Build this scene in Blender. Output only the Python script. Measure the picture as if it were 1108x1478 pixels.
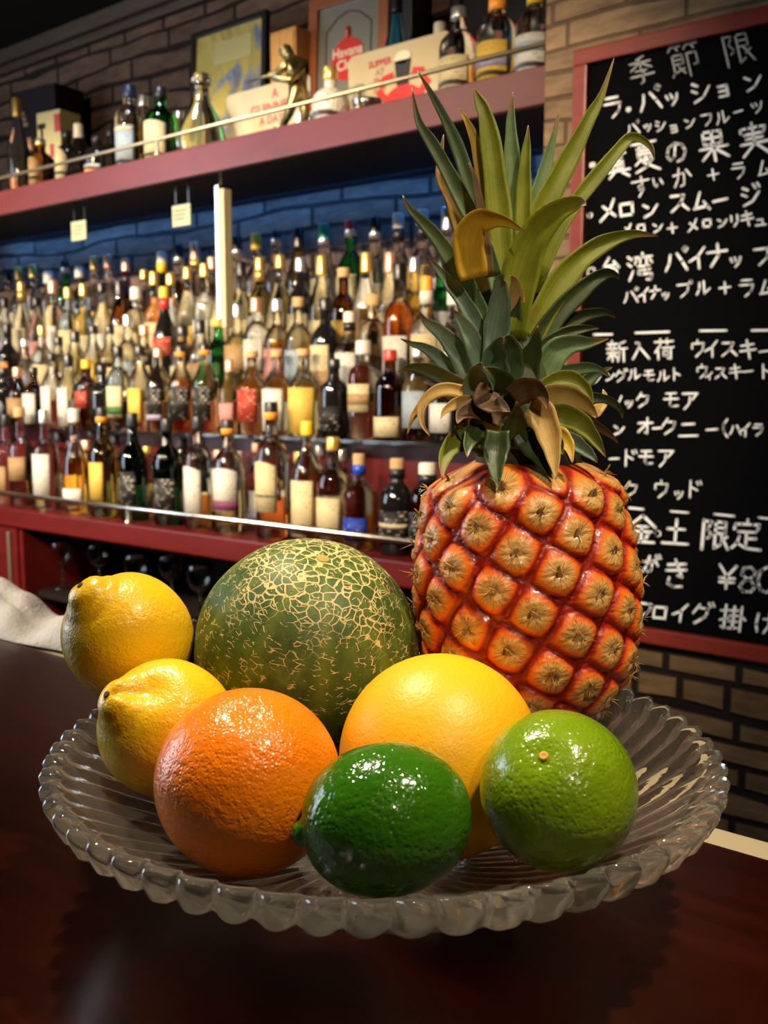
import bpy, bmesh, math, random
from mathutils import Vector, Matrix
import numpy as np

for o in list(bpy.data.objects):
    bpy.data.objects.remove(o, do_unlink=True)
sc = bpy.context.scene
C = sc.collection
rnd = random.Random(11)
PI = math.pi

# ------------------------------------------------------------------ camera, world, lights, exposure
FPX, CXP, CYP = 1400.0, 554.0, 739.0          # focal length in pixels of a 1108x1478 frame
YAW, PITCH = math.radians(38.2), math.radians(7.1)
CAMZ = 1.29
CT = 1.05                                      # bar counter top
RIGHT = Vector((math.cos(YAW), math.sin(YAW), 0))
FWD = Vector((-math.sin(YAW), math.cos(YAW), 0))
cd = bpy.data.cameras.new('camera')
cam = bpy.data.objects.new('camera', cd); C.objects.link(cam)
cam.location = (0, 0, CAMZ)
cam.rotation_euler = (PI/2 - PITCH, 0, YAW)
cd.sensor_fit = 'VERTICAL'; cd.sensor_height = 24; cd.sensor_width = 18
cd.lens = 24*FPX/1478
cd.clip_start = 0.01
cd.dof.use_dof = True
cd.dof.focus_distance = 0.45
cd.dof.aperture_fstop = cd.lens/2.1
sc.camera = cam

w = bpy.data.worlds.new('world'); sc.world = w; w.use_nodes = True
w.node_tree.nodes['Background'].inputs[0].default_value = (0.55, 0.68, 1.0, 1)
w.node_tree.nodes['Background'].inputs[1].default_value = 0.012
sc.view_settings.view_transform = 'Standard'
sc.view_settings.look = 'None'
sc.view_settings.exposure = 0.0
sc.view_settings.gamma = 1.0
sc.view_settings.use_curve_mapping = False
cy = sc.cycles
cy.max_bounces = 14; cy.transmission_bounces = 12; cy.transparent_max_bounces = 16; cy.glossy_bounces = 6; cy.diffuse_bounces = 3
cy.caustics_refractive = True; cy.caustics_reflective = False
cy.sample_clamp_indirect = 6.0
cy.use_denoising = True

def spot(name, loc, tgt, watts, col, size=80, blend=0.6, radius=0.04):
    l = bpy.data.lights.new(name, 'SPOT'); l.energy = watts; l.color = col
    l.spot_size = math.radians(size); l.spot_blend = blend; l.shadow_soft_size = radius
    o = bpy.data.objects.new(name, l); C.objects.link(o); o.location = loc
    o.rotation_euler = (Vector(tgt) - Vector(loc)).to_track_quat('-Z', 'Y').to_euler()
    return o
def area(name, loc, tgt, watts, col, sx, sy):
    l = bpy.data.lights.new(name, 'AREA'); l.energy = watts; l.color = col
    l.shape = 'RECTANGLE'; l.size = sx; l.size_y = sy
    o = bpy.data.objects.new(name, l); C.objects.link(o); o.location = loc
    o.rotation_euler = (Vector(tgt) - Vector(loc)).to_track_quat('-Z', 'Y').to_euler()
    return o
WARM = (1.0, 0.80, 0.55)
# ceiling spot lamps over the guests' side shine onto the back bar
spot('bar_spot_far', (-3.1, -0.3, 2.30), (-3.0, 2.0, 1.12), 340, WARM, 50, 0.6, 0.045)
spot('bar_spot_left', (-2.3, -0.4, 2.30), (-2.4, 2.0, 1.12), 340, WARM, 50, 0.6, 0.045)
spot('bar_spot_mid', (-1.5, -0.5, 2.30), (-1.9, 2.0, 1.12), 340, WARM, 50, 0.6, 0.045)
spot('bar_spot_near', (-0.75, -0.5, 2.30), (-1.4, 2.0, 1.12), 290, WARM, 46, 0.6, 0.045)
spot('top_shelf_spot', (-1.9, 0.0, 2.40), (-2.1, 2.0, 1.95), 45, WARM, 95, 0.8, 0.04)
spot('board_spot', (0.5, -0.3, 1.85), (-0.33, 1.58, 1.26), 52, (1.0, 0.88, 0.72), 40, 0.75, 0.03)
# the lamp over the counter, on the left of the fruit, and one to the right
spot('counter_lamp', (-0.66, 0.40, 2.00), (-0.28, 0.40, 1.17), 46, (1.0, 0.86, 0.62), 36, 0.9, 0.035)
spot('counter_lamp_right', (0.14, 0.36, 2.05), (-0.20, 0.42, 1.20), 40, (1.0, 0.84, 0.58), 36, 0.9, 0.03)
# daylight from the window at the left end of the room, and a cool ceiling lamp
area('window_light', (-3.7, -0.45, 1.70), (-0.9, 1.0, 1.2), 56, (0.72, 0.86, 1.0), 1.2, 1.7)
area('added_blue_wall_light', (-2.0, 2.03, 1.835), (-2.0, 2.09, 1.79), 4.2, (0.05, 0.30, 1.0), 3.0, 0.012)  # unseen blue light added to tint the shaded wall under the shelf
spot('added_towel_light', (-1.45, 0.25, 2.05), (-0.82, 0.44, 1.05), 50, (1.0, 0.82, 0.58), 34, 0.9, 0.035)  # extra light added to warm and brighten the towel and left counter
spot('guest_side_lamp', (0.75, -0.45, 2.15), (-0.22, 0.52, 1.30), 46, (1.0, 0.82, 0.58), 24, 0.9, 0.03)
spot('cool_ceiling_lamp', (-1.95, 1.35, 2.44), (-1.9, 1.5, 1.0), 20, (0.7, 0.85, 1.0), 110, 0.6, 0.09)

# ------------------------------------------------------------------ pixel -> place
def ray(px, py):
    up = (CYP - py)/FPX; lat = (px - CXP)/FPX
    f = math.cos(PITCH) + up*math.sin(PITCH); v = up*math.cos(PITCH) - math.sin(PITCH)
    return RIGHT*lat + FWD*f + Vector((0, 0, v)), f
def at(px, py, Y):
    d, f = ray(px, py); return Vector((0, 0, CAMZ)) + d*(Y/d.y)
def at_z(px, py, z):
    d, f = ray(px, py); return Vector((0, 0, CAMZ)) + d*((z - CAMZ)/d.z)
def at_v(px, py, v):
    d, f = ray(px, py); return Vector((0, 0, CAMZ)) + d*(v/f)
CAMX = RIGHT.copy()
CAMY = Vector((0, 0, 1))*math.cos(PITCH) + FWD*math.sin(PITCH)
CAMB = -(FWD*math.cos(PITCH) - Vector((0, 0, 1))*math.sin(PITCH))   # towards the viewer
def camdir(x, y, z): return (CAMX*x + CAMY*y + CAMB*z).normalized()

# ------------------------------------------------------------------ materials
def mat(name, col=(0.8, 0.8, 0.8), rough=0.5, metal=0.0, trans=0.0, ior=1.45, spec=0.5, coat=0.0, emit=None, es=0.0):
    m = bpy.data.materials.new(name); m.use_nodes = True
    b = m.node_tree.nodes['Principled BSDF']
    b.inputs['Base Color'].default_value = (*col, 1); b.inputs['Roughness'].default_value = rough
    b.inputs['Metallic'].default_value = metal; b.inputs['Transmission Weight'].default_value = trans
    b.inputs['IOR'].default_value = ior; b.inputs['Specular IOR Level'].default_value = spec
    b.inputs['Coat Weight'].default_value = coat; b.inputs['Coat Roughness'].default_value = 0.08
    if emit: b.inputs['Emission Color'].default_value = (*emit, 1); b.inputs['Emission Strength'].default_value = es
    return m
class NT:
    def __init__(s, m): s.m = m; s.t = m.node_tree; s.b = s.t.nodes['Principled BSDF']
    def n(s, typ, **kw):
        x = s.t.nodes.new(typ)
        for k, v in kw.items():
            if k in x.inputs: x.inputs[k].default_value = v
            else: setattr(x, k, v)
        return x
    def l(s, a, b): s.t.links.new(a, b)
    def coord(s, which='Object', scale=(1, 1, 1), rot=(0, 0, 0)):
        tc = s.n('ShaderNodeTexCoord'); mp = s.n('ShaderNodeMapping')
        mp.inputs['Scale'].default_value = scale; mp.inputs['Rotation'].default_value = rot
        s.l(tc.outputs[which], mp.inputs['Vector']); return mp.outputs['Vector']
    def noise(s, vec, scale, detail=3, rough=0.5, dist=0.0):
        x = s.n('ShaderNodeTexNoise'); x.inputs['Scale'].default_value = scale; x.inputs['Detail'].default_value = detail
        x.inputs['Roughness'].default_value = rough; x.inputs['Distortion'].default_value = dist
        s.l(vec, x.inputs['Vector']); return x.outputs['Fac']
    def ramp(s, fac, stops):
        r = s.n('ShaderNodeValToRGB'); e = r.color_ramp.elements
        while len(e) < len(stops): e.new(0.5)
        for i, (p, c) in enumerate(stops):
            e[i].position = p; e[i].color = (*c, 1) if len(c) == 3 else c
        s.l(fac, r.inputs['Fac']); return r.outputs['Color']
    def math(s, op, a, b=None, clamp=False):
        x = s.n('ShaderNodeMath'); x.operation = op; x.use_clamp = clamp
        for i, v in enumerate((a, b)):
            if v is None: continue
            if isinstance(v, (int, float)): x.inputs[i].default_value = v
            else: s.l(v, x.inputs[i])
        return x.outputs[0]
    def mix(s, fac, a, b, mode='MIX'):
        x = s.n('ShaderNodeMix'); x.data_type = 'RGBA'; x.blend_type = mode
        for sock, v in ((x.inputs[0], fac), (x.inputs[6], a), (x.inputs[7], b)):
            if isinstance(v, (int, float)): sock.default_value = v
            elif isinstance(v, tuple): sock.default_value = (*v, 1)
            else: s.l(v, sock)
        return x.outputs[2]
    def col(s, c): s.l(c, s.b.inputs['Base Color'])
    def bump(s, h, strength=0.3, dist=0.002):
        x = s.n('ShaderNodeBump'); x.inputs['Strength'].default_value = strength; x.inputs['Distance'].default_value = dist
        s.l(h, x.inputs['Height']); s.l(x.outputs['Normal'], s.b.inputs['Normal']); return x
    def attr(s, name):
        x = s.n('ShaderNodeAttribute'); x.attribute_name = name; return x.outputs['Fac']

def wood_mat(name, c1, c2, rough=0.35, scale=(2, 18, 18), coat=0.0, spec=0.5):
    m = mat(name, c1, rough, coat=coat, spec=spec); t = NT(m)
    v = t.coord('Object', scale); f = t.noise(v, 3.0, 6, 0.6, 1.2)
    t.col(t.ramp(f, [(0.3, c1), (0.7, c2)])); t.bump(f, 0.06, 0.002); return m
def stone_mat(name, c1, c2, mortar, bw, bh, mort=0.006, shift=(0, 0, 0)):
    m = mat(name, c1, 0.85, spec=0.2); t = NT(m)
    tc = t.n('ShaderNodeTexCoord')
    sp = t.n('ShaderNodeSeparateXYZ'); t.l(tc.outputs['Object'], sp.inputs[0])
    cb = t.n('ShaderNodeCombineXYZ')
    nm_ = t.n('ShaderNodeMapping'); nm_.inputs['Scale'].default_value = (0.45, 1, 2.2); t.l(tc.outputs['Object'], nm_.inputs['Vector'])
    nz = t.n('ShaderNodeTexNoise', Scale=4.0); t.l(nm_.outputs[0], nz.inputs['Vector'])
    wob = t.math("MULTIPLY", t.math("SUBTRACT", nz.outputs["Fac"], 0.5), bh*1.7)
    t.l(sp.outputs['X'], cb.inputs['X']); t.l(t.math('ADD', sp.outputs['Z'], wob), cb.inputs['Y'])
    br = t.n('ShaderNodeTexBrick'); br.offset = 0.37; br.squash = 0.65; br.squash_frequency = 3
    br.inputs['Scale'].default_value = 1.0; br.inputs['Brick Width'].default_value = bw; br.inputs['Row Height'].default_value = bh
    br.inputs['Mortar Size'].default_value = mort; br.inputs['Mortar Smooth'].default_value = 0.5; br.inputs['Bias'].default_value = -0.1
    br.inputs['Color1'].default_value = (*c1, 1); br.inputs['Color2'].default_value = (*c2, 1); br.inputs['Mortar'].default_value = (*mortar, 1)
    t.l(cb.outputs[0], br.inputs['Vector'])
    mp = t.n('ShaderNodeMapping'); mp.inputs['Scale'].default_value = (1, 1, 3.2); t.l(tc.outputs['Object'], mp.inputs['Vector'])
    f = t.noise(mp.outputs[0], 14, 6, 0.65)
    t.col(t.mix(1.0, br.outputs['Color'], t.ramp(f, [(0.25, (0.45, 0.45, 0.45)), (0.75, (1.25, 1.2, 1.15))]), 'MULTIPLY'))
    h = t.math('ADD', t.math('MULTIPLY', br.outputs['Fac'], -1.0), t.math('MULTIPLY', f, 0.5))
    t.bump(h, 0.8, 0.012); return m

M = {}
M['stone_wall'] = stone_mat('stone_wall', (0.145, 0.093, 0.066), (0.095, 0.062, 0.046), (0.022, 0.015, 0.012), 0.30, 0.062, 0.008)
M['stone_pillar'] = stone_mat('stone_pillar', (0.26, 0.175, 0.105), (0.19, 0.125, 0.074), (0.13, 0.084, 0.05), 0.21, 0.040, 0.004)
M['stone_base'] = stone_mat('stone_base', (0.17, 0.105, 0.05), (0.11, 0.066, 0.032), (0.010, 0.006, 0.004), 0.125, 0.042, 0.008)
M['counter'] = wood_mat('counter_mahogany', (0.015, 0.0021, 0.0010), (0.036, 0.0052, 0.0020), 0.22, (3, 14, 14), spec=0.25)
M['red_wood'] = wood_mat('red_painted_wood', (0.072, 0.008, 0.009), (0.095, 0.012, 0.012), 0.38, (2, 9, 9))
M['red_dark'] = wood_mat('dark_red_wood', (0.055, 0.0025, 0.002), (0.08, 0.004, 0.003), 0.38, (2, 9, 9))
M['board_frame'] = wood_mat('board_frame_red', (0.15, 0.014, 0.008), (0.21, 0.024, 0.013), 0.4, (3, 12, 12))
M['dark'] = mat('dark_wood', (0.008, 0.004, 0.004), 0.6, spec=0.2)
M['ceiling'] = mat('ceiling_dark', (0.020, 0.016, 0.012), 0.9, spec=0.1)
M['moulding'] = wood_mat('moulding', (0.05, 0.035, 0.024), (0.08, 0.056, 0.038), 0.5, (2, 9, 9))
M['cream_strip'] = mat('cream_strip', (0.62, 0.52, 0.34), 0.45)
M['steel'] = mat('steel', (0.62, 0.60, 0.55), 0.25, 1.0)
M['brass'] = mat('brass_rail', (0.48, 0.40, 0.27), 0.45, 1.0)
M['slate'] = mat('chalkboard_black', (0.0025, 0.0025, 0.003), 0.7, spec=0.02)
M['chalk'] = mat('white_chalk', (0.80, 0.81, 0.80), 0.9, spec=0.1)
M['chalk_thin'] = mat('faint_chalk', (0.36, 0.36, 0.35), 0.9, spec=0.1)
M['tan_step'] = wood_mat('pale_step', (0.34, 0.26, 0.17), (0.42, 0.34, 0.23), 0.5, (2, 9, 9))
M['shelf_glass'] = mat('shelf_glass', (0.86, 0.95, 0.88), 0.03, trans=1.0, ior=1.45)
M['towel'] = mat('towel', (0.84, 0.80, 0.76), 0.95, spec=0.1)
t = NT(M['towel']); t.bump(t.noise(t.coord('Object'), 260, 3), 0.7, 0.003)
M['black'] = mat('black', (0.006, 0.006, 0.007), 0.3)
M['white'] = mat('white', (0.75, 0.72, 0.66), 0.5)

# ------------------------------------------------------------------ mesh helpers
def link(name, me, m=None, parent=None):
    o = bpy.data.objects.new(name, me); C.objects.link(o)
    if m is not None:
        for x in (m if isinstance(m, (list, tuple)) else [m]): me.materials.append(x)
    if parent is not None: o.parent = parent
    return o
def obj(name, bm, m, parent=None, smooth=True, loc=None):
    me = bpy.data.meshes.new(name); bm.normal_update(); bm.to_mesh(me); bm.free()
    if smooth:
        for p in me.polygons: p.use_smooth = True
    o = link(name, me, m, parent)
    if loc is not None: o.location = loc
    return o
def tag(o, label, cat, group=None):
    o['label'] = label; o['category'] = cat
    if group: o['group'] = group
    return o
def thing(name, label, cat, loc=(0, 0, 0), rotz=0.0, group=None):
    o = bpy.data.objects.new(name, None); C.objects.link(o); o.empty_display_size = 0.02
    o.location = loc; o.rotation_euler = (0, 0, rotz); return tag(o, label, cat, group)
def box(bm, x0, x1, y0, y1, z0, z1, bev=0.0, mi=0):
    vs = [bm.verts.new((x, y, z)) for x in (x0, x1) for y in (y0, y1) for z in (z0, z1)]
    F = [(0, 1, 3, 2), (4, 6, 7, 5), (0, 4, 5, 1), (2, 3, 7, 6), (0, 2, 6, 4), (1, 5, 7, 3)]
    fs = [bm.faces.new([vs[i] for i in f]) for f in F]
    for f in fs: f.material_index = mi
    if bev > 0:
        es = list({e for f in fs for e in f.edges})
        bmesh.ops.bevel(bm, geom=es, offset=bev, segments=2, profile=0.7, affect='EDGES')
def lathe(bm, prof, n=24, sq=None, mi=None, cx=0, cy=0):
    """prof: (r, z) list; sq: superellipse exponent per ring; mi: material index per band"""
    rings = []
    for k, (r, z) in enumerate(prof):
        e = sq[k] if sq else 2.0
        ring = []
        for i in range(n):
            a = 2*PI*i/n; c, s = math.cos(a), math.sin(a)
            q = r/((abs(c)**e + abs(s)**e)**(1.0/e)) if e != 2.0 else r
            ring.append(bm.verts.new((cx + q*c, cy + q*s, z)))
        rings.append(ring)
    for k in range(len(rings) - 1):
        for i in range(n):
            j = (i + 1) % n
            f = bm.faces.new((rings[k][i], rings[k][j], rings[k+1][j], rings[k+1][i]))
            if mi: f.material_index = mi[k]
    f = bm.faces.new(list(reversed(rings[0])));  f.material_index = mi[0] if mi else 0
    f = bm.faces.new(rings[-1]); f.material_index = mi[-1] if mi else 0
def tube(bm, pts, r, n=10, caps=True):
    pts = [Vector(p) for p in pts]; rings = []
    up = Vector((0, 0, 1))
    for k, p in enumerate(pts):
        T = (pts[min(k+1, len(pts)-1)] - pts[max(k-1, 0)]).normalized()
        A = T.cross(up)
        if A.length < 1e-3: A = T.cross(Vector((1, 0, 0)))
        A.normalize(); B = T.cross(A)
        rr = r[k] if isinstance(r, (list, tuple)) else r
        rings.append([bm.verts.new(p + A*rr*math.cos(2*PI*i/n) + B*rr*math.sin(2*PI*i/n)) for i in range(n)])
    for k in range(len(rings)-1):
        for i in range(n):
            j = (i+1) % n
            bm.faces.new((rings[k][i], rings[k][j], rings[k+1][j], rings[k+1][i]))
    if caps: bm.faces.new(list(reversed(rings[0]))); bm.faces.new(rings[-1])
def bm_(): return bmesh.new()
def sstep(a, b, x):
    x = min(1, max(0, (x-a)/(b-a))); return x*x*(3-2*x)
def structure(name, bm, m, smooth=False):
    o = obj(name, bm, m, None, smooth); o['kind'] = 'structure'; return o

# ------------------------------------------------------------------ the room
WY = 2.10                                       # stone wall behind the back bar
PY = 1.58                                       # face of the stone pillar
PX0 = at(787, 90, PY).x
b = bm_(); box(b, -7, PX0 + 0.05, WY, WY + 0.12, 0, 2.52); structure('wall_back', b, M['stone_wall'])
b = bm_(); box(b, PX0, 1.2, PY, WY + 0.12, 0.86, 2.52); structure('wall_pillar', b, M['stone_pillar'])
b = bm_(); box(b, PX0, 1.2, PY, WY + 0.12, 0, 0.86); structure('wall_pillar_base', b, M['stone_base'])
b = bm_(); box(b, -7, 2.5, -2.5, WY + 0.12, 2.52, 2.6); structure('ceiling', b, M['ceiling'])
b = bm_(); box(b, -7, 2.5, -2.5, WY + 0.12, -0.06, 0); structure('floor', b, M['dark'])
b = bm_(); box(b, -7, PX0, WY - 0.05, WY, 2.475, 2.52); box(b, -7, PX0, WY - 0.028, WY, 2.45, 2.475, 0.004)
structure('trim_1', b, M['moulding'])

# bar counter
b = bm_(); box(b, -4.0, 2.2, -0.25, 0.497, CT - 0.05, CT, 0.004)
counter = obj('bar_counter', b, M['counter'], None, False)
tag(counter, 'dark glossy mahogany bar counter carrying the fruit bowl', 'counter')
b = bm_(); box(b, -4.0, 2.2, 0.4975, 0.523, CT - 0.035, CT - 0.003, 0.003)
o = obj('edge_strip', b, M['cream_strip'], counter, False); o['label'] = 'cream strip along the far edge of the counter'
b = bm_(); box(b, -4.0, 2.2, -0.05, 0.43, 0, CT - 0.0505); obj('front_panel', b, M['dark'], counter, False)

# back bar cabinet, its stepped display and the glass ledge
SZ = CAMZ - 0.36                                # top of the low shelf
SF = 1.62                                       # front of the shelves
back = thing('back_bar', 'low dark red back bar cabinet under the bottle display', 'cabinet', (0, 0, 0))
b = bm_(); box(b, -5.2, PX0 - 0.002, SF, WY - 0.004, SZ - 0.055, SZ, 0.004); obj('shelf_top', b, M['red_dark'], back, False)
xd = at(26, 830, SF + 0.01).x
b = bm_(); box(b, -5.2, xd, SF + 0.012, SF + 0.035, 0.08, SZ - 0.056); dd = obj('door', b, M['red_dark'], back, False)
b = bm_(); box(b, xd - 0.045, xd - 0.03, SF + 0.003, SF + 0.0118, 0.12, SZ - 0.075, 0.003); obj('edge_trim', b, M['brass'], dd, False)
b = bm_(); box(b, xd, xd + 0.02, SF + 0.02, WY - 0.01, 0.08, SZ - 0.056); obj('side_panel', b, M['red_dark'], back, False)
b = bm_(); box(b, xd + 0.021, PX0 - 0.003, WY - 0.03, WY - 0.008, 0.08, SZ - 0.056); obj('back_panel', b, M['dark'], back, False)
b = bm_(); box(b, xd + 0.021, PX0 - 0.003, SF + 0.06, WY - 0.031, SZ - 0.28, SZ - 0.26); obj('inner_shelf', b, M['dark'], back, False)
b = bm_(); box(b, -5.2, PX0 - 0.003, SF + 0.03, WY - 0.004, 0, 0.079); obj('plinth', b, M['dark'], back, False)

TIERS = [(1.785, -0.113), (1.866, -0.03), (1.947, 0.05), (2.028, 0.12)]
b = bm_()
prof = [(1.826, SZ + 0.0005), (1.826, CAMZ - 0.03), (1.9065, CAMZ - 0.03), (1.9065, CAMZ + 0.05), (1.9875, CAMZ + 0.05), (1.9875, CAMZ + 0.12), (WY - 0.006, CAMZ + 0.12), (WY - 0.006, SZ + 0.0005)]
xa, xb = -5.0, PX0 - 0.006
va = [b.verts.new((xa, y, z)) for y, z in prof]; vb = [b.verts.new((xb, y, z)) for y, z in prof]
for i in range(len(prof)):
    j = (i+1) % len(prof); f = b.faces.new((va[i], va[j], vb[j], vb[i])); f.material_index = 0 if i == 0 else 1
b.faces.new(list(reversed(va))); b.faces.new(vb)
steps = obj('stepped_display', b, [M['red_dark'], M['tan_step']], None, False)
tag(steps, 'stepped display rising against the stone wall, pale steps over a dark red riser', 'display stand')
b = bm_(); box(b, xa, xb, 1.744, 1.8255, CAMZ - 0.121, CAMZ - 0.113, 0.001)
gl = obj('glass_ledge', b, M['shelf_glass'], None, False); tag(gl, 'clear glass ledge in front of the stepped display carrying a row of bottles', 'shelf')
for i in range(8):
    x = xa + 0.25 + i*0.55
    if x < xb: pass
b = bm_()
for x in (-4.6, -3.9, -3.2, -2.5, -1.8, -1.1):
    box(b, x - 0.006, x + 0.006, 1.746, 1.8257, CAMZ - 0.131, CAMZ - 0.1212)
obj('bracket', b, M['steel'], gl, False)

# rails in front of the shelves
def rail(name, label, px0, px1, Y, z, r, posts, m, zbase):
    b = bm_(); X0 = at(px0, 600, Y).x; X1 = at(px1, 600, Y).x
    tube(b, [(X0, Y, z), (X1, Y, z)], r, 10)
    o = obj(name, b, m, None, True); tag(o, label, 'rail')
    for p in posts:
        x = at(p, 700, Y).x; b = bm_()
        lathe(b, [(0.009, zbase + 0.0005), (0.009, zbase + 0.004), (0.0045, zbase + 0.007), (0.0045, z - r*0.9)], 10, None, None, x, Y)
        obj('post', b, m, o)
    return o
rail('shelf_rail', 'polished steel rail along the front of the low bottle shelf', -160, 760, SF + 0.022, CAMZ - 0.318, 0.0068, (-90, 183, 655), M['steel'], SZ)

# top shelf
TZ = CAMZ + 0.578
ts = thing('top_shelf', 'long dark red shelf under the ceiling holding bottles and bar souvenirs', 'shelf', (0, 0, 0))
b = bm_(); box(b, -5.4, PX0 - 0.002, SF, WY - 0.004, TZ - 0.02, TZ); obj('board', b, M['red_wood'], ts, False)
b = bm_(); box(b, -5.4, PX0 - 0.002, SF - 0.016, SF - 0.0005, TZ - 0.066, TZ, 0.002); obj('front_lip', b, M['red_wood'], ts, False)
b = bm_(); box(b, -5.4, PX0 - 0.002, SF, WY - 0.004, TZ - 0.0245, TZ - 0.0205); obj('underside', b, M['dark'], ts, False)
rail('top_shelf_rail', 'thin brass rail along the front of the top shelf', -160, 784, SF - 0.008, CAMZ + 0.617, 0.0045, (-120, 240, 520), M['brass'], TZ)

# hanging post and the two small plates under the top shelf
hp = at(318, 300, 1.66)
post = thing('hanging_post', 'cream vertical post hanging from the top shelf among the bottles', 'post', (hp.x, 1.66, 0))
b = bm_(); box(b, 0.0, 0.016, -0.004, 0.022, CAMZ + 0.155, CAMZ + 0.485, 0.002); obj('bar', b, mat('cream_paint', (0.34, 0.28, 0.16), 0.4), post, False)
b = bm_(); box(b, -0.014, -0.0005, -0.006, 0.014, CAMZ + 0.175, CAMZ + 0.495, 0.002); obj('steel_strip', b, M['steel'], post, False)
b = bm_(); lathe(b, [(0.004, CAMZ + 0.4951), (0.004, CAMZ + 0.548), (0.007, TZ - 0.026)], 8); obj('bracket', b, M['steel'], post)
def plate(px, py, lab):
    p = at(px, py, 1.655)
    b = bm_(); box(b, -0.034, 0.034, -0.002, 0.002, -0.026, 0.026, 0.001)
    o = obj('hanging_plate', b, mat('plate_cream', (0.26, 0.27, 0.17), 0.5), None, False, p)
    tag(o, lab, 'plate')
    b = bm_()
    for k, zz in enumerate((0.012, 0.002, -0.008)): box(b, -0.026, 0.024 - 0.006*k, -0.0026, -0.0021, zz - 0.002, zz + 0.002)
    obj('printed_lines', b, mat('plate_print', (0.10, 0.11, 0.07), 0.6), o, False)
    b = bm_()
    for x in (-0.024, 0.024): box(b, x - 0.003, x + 0.003, 0.0022, 0.0035, 0.018, TZ - 0.026 - p.z)
    obj('hanger', b, M['black'], o, False)
plate(114, 333, 'small cream plate under the top shelf, the one further left')
plate(262, 311, 'small cream plate under the top shelf, nearest the hanging post')

# ------------------------------------------------------------------ chalkboard with its writing
cb0 = at(829, 80, PY - 0.02); X0 = cb0.x
ztop = at(850, 91, PY - 0.024).z + 0.026; zbot = at(935, 907, PY - 0.024).z - 0.026
X1 = 0.62; FW = 0.026
board = thing('chalkboard', 'large black chalkboard menu in a red wooden frame on the stone pillar', 'chalkboard', (X0, PY, zbot))
W = X1 - X0; Hh = ztop - zbot
b = bm_(); box(b, FW*0.6, W - FW*0.6, -0.014, -0.002, FW*0.6, Hh - FW*0.6); obj('slate', b, M['slate'], board, False)
for nm, q in (('left', (0, FW, FW, Hh - FW)), ('right', (W - FW, W, FW, Hh - FW)), ('top', (0, W, Hh - FW, Hh)), ('bottom', (0, W, 0, FW))):
    b = bm_(); box(b, q[0], q[1], -0.026, -0.001, q[2], q[3], 0.003); obj('frame_rail', b, M['board_frame'], board, False)
G = {}
def g(ch, s): G[ch] = [[tuple(float(v) for v in p.split(',')) for p in st.split()] for st in s.split('|')]
g('季', '68,4 40,14|14,24 88,24|50,10 50,46|48,26 14,48|52,26 88,46|28,52 70,52 52,62|52,60 52,90 40,96|10,70 92,68')
g('節', '24,0 8,20|18,9 46,9|30,10 36,21|70,0 54,20|64,9 96,9|78,10 84,21|16,34 16,82 8,94|16,34 46,34 46,60 16,60|16,47 46,47|30,68 46,88|12,86 46,74|58,34 88,34 88,68 78,68|60,34 60,100')
g('限', '12,6 12,98|12,8 38,8 26,34 40,52 28,62|52,8 84,8 84,44 52,44|52,26 84,26|52,8 52,92 70,80|70,48 96,92|90,54 74,66')
g('ラ', '24,12 76,12|12,36 84,36 70,70 38,94')
g('ハ', '32,24 24,60 8,86|62,22 78,52 92,86')
g('パ', '30,34 24,64 8,92|56,30 74,60 90,92|88,6 98,14 90,24 80,16 88,6')
g('ッ', '20,36 28,58|46,30 54,52|84,32 76,62 48,90')
g('シ', '20,14 40,26|12,42 32,54|16,92 56,76 90,34')
g('ジ', '20,20 40,30|12,46 32,56|16,94 56,78 86,42|66,8 74,24|84,4 92,20')
g('ョ', '22,24 78,24 78,90|24,56 76,56|20,90 80,90')
g('ン', '14,24 38,40|16,90 56,74 92,30')
g('フ', '12,18 86,18 74,62 34,94')
g('ル', '30,20 28,60 8,92|58,12 58,88 94,58')
g('ー', '6,54 94,46')
g('ツ', '14,28 24,52|42,22 52,46|88,20 76,62 36,94')
g('の', '54,16 40,72 22,84 10,64 20,32 50,14 82,24 92,54 76,84 52,92')
g('す', '8,26 92,22|56,4 58,60 40,66 38,48 56,44 60,66 34,98')
g('い', '18,20 22,70 36,84 42,66|72,28 86,64')
g('か', '10,38 62,30 56,84 38,90|40,8 30,56 10,90|74,18 94,50')
g('ム', '50,8 20,84|14,86 80,78|64,54 90,94')
g('メ', '78,8 52,58 10,94|28,34 76,78')
g('ロ', '14,20 14,86|14,20 86,18 84,84|14,84 84,82')
g('ス', '14,18 78,18 52,60 8,92|54,52 92,90')
g('リ', '24,14 24,58|74,10 74,60 44,96')
g('キ', '16,32 80,24|10,60 92,52|46,4 58,98')
g('ュ', '24,38 72,36 66,84|8,86 94,84')
g('イ', '82,6 50,44 10,64|52,44 52,98')
g('ナ', '8,38 92,34|54,4 54,52 20,96')
g('プ', '8,26 74,24 66,64 26,96|88,4 98,12 90,22 80,14 88,4')
g('ウ', '48,2 48,18|16,24 16,50|16,22 86,20 76,62 38,96')
g('グ', '36,14 10,54|34,28 76,28 66,64 22,96|76,4 84,18|92,0 100,14')
g('モ', '22,14 80,12|10,46 92,44|48,14 44,80 56,88 90,84')
g('ト', '36,4 36,96|38,36 82,58')
g('ィ', '82,26 50,56 14,72|54,54 54,96')
g('ク', '38,8 10,50|36,26 82,26 72,64 24,96')
g('ア', '10,14 88,12 60,46|48,32 44,66 18,96')
g('ノ', '80,12 60,60 16,92')
g('オ', '10,34 92,30|62,4 62,92 48,86|58,36 10,84')
g('ニ', '22,26 78,22|6,82 96,78')
g('ド', '30,4 30,96|32,38 70,56|66,10 74,26|84,4 92,20')
g('が', '8,42 56,34 50,84 34,90|36,12 26,60 8,92|66,28 84,56|70,6 78,20|86,2 94,16')
g('き', '18,22 78,14|14,42 82,34|42,2 70,60 54,56|26,66 22,86 44,96 72,92')
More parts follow.
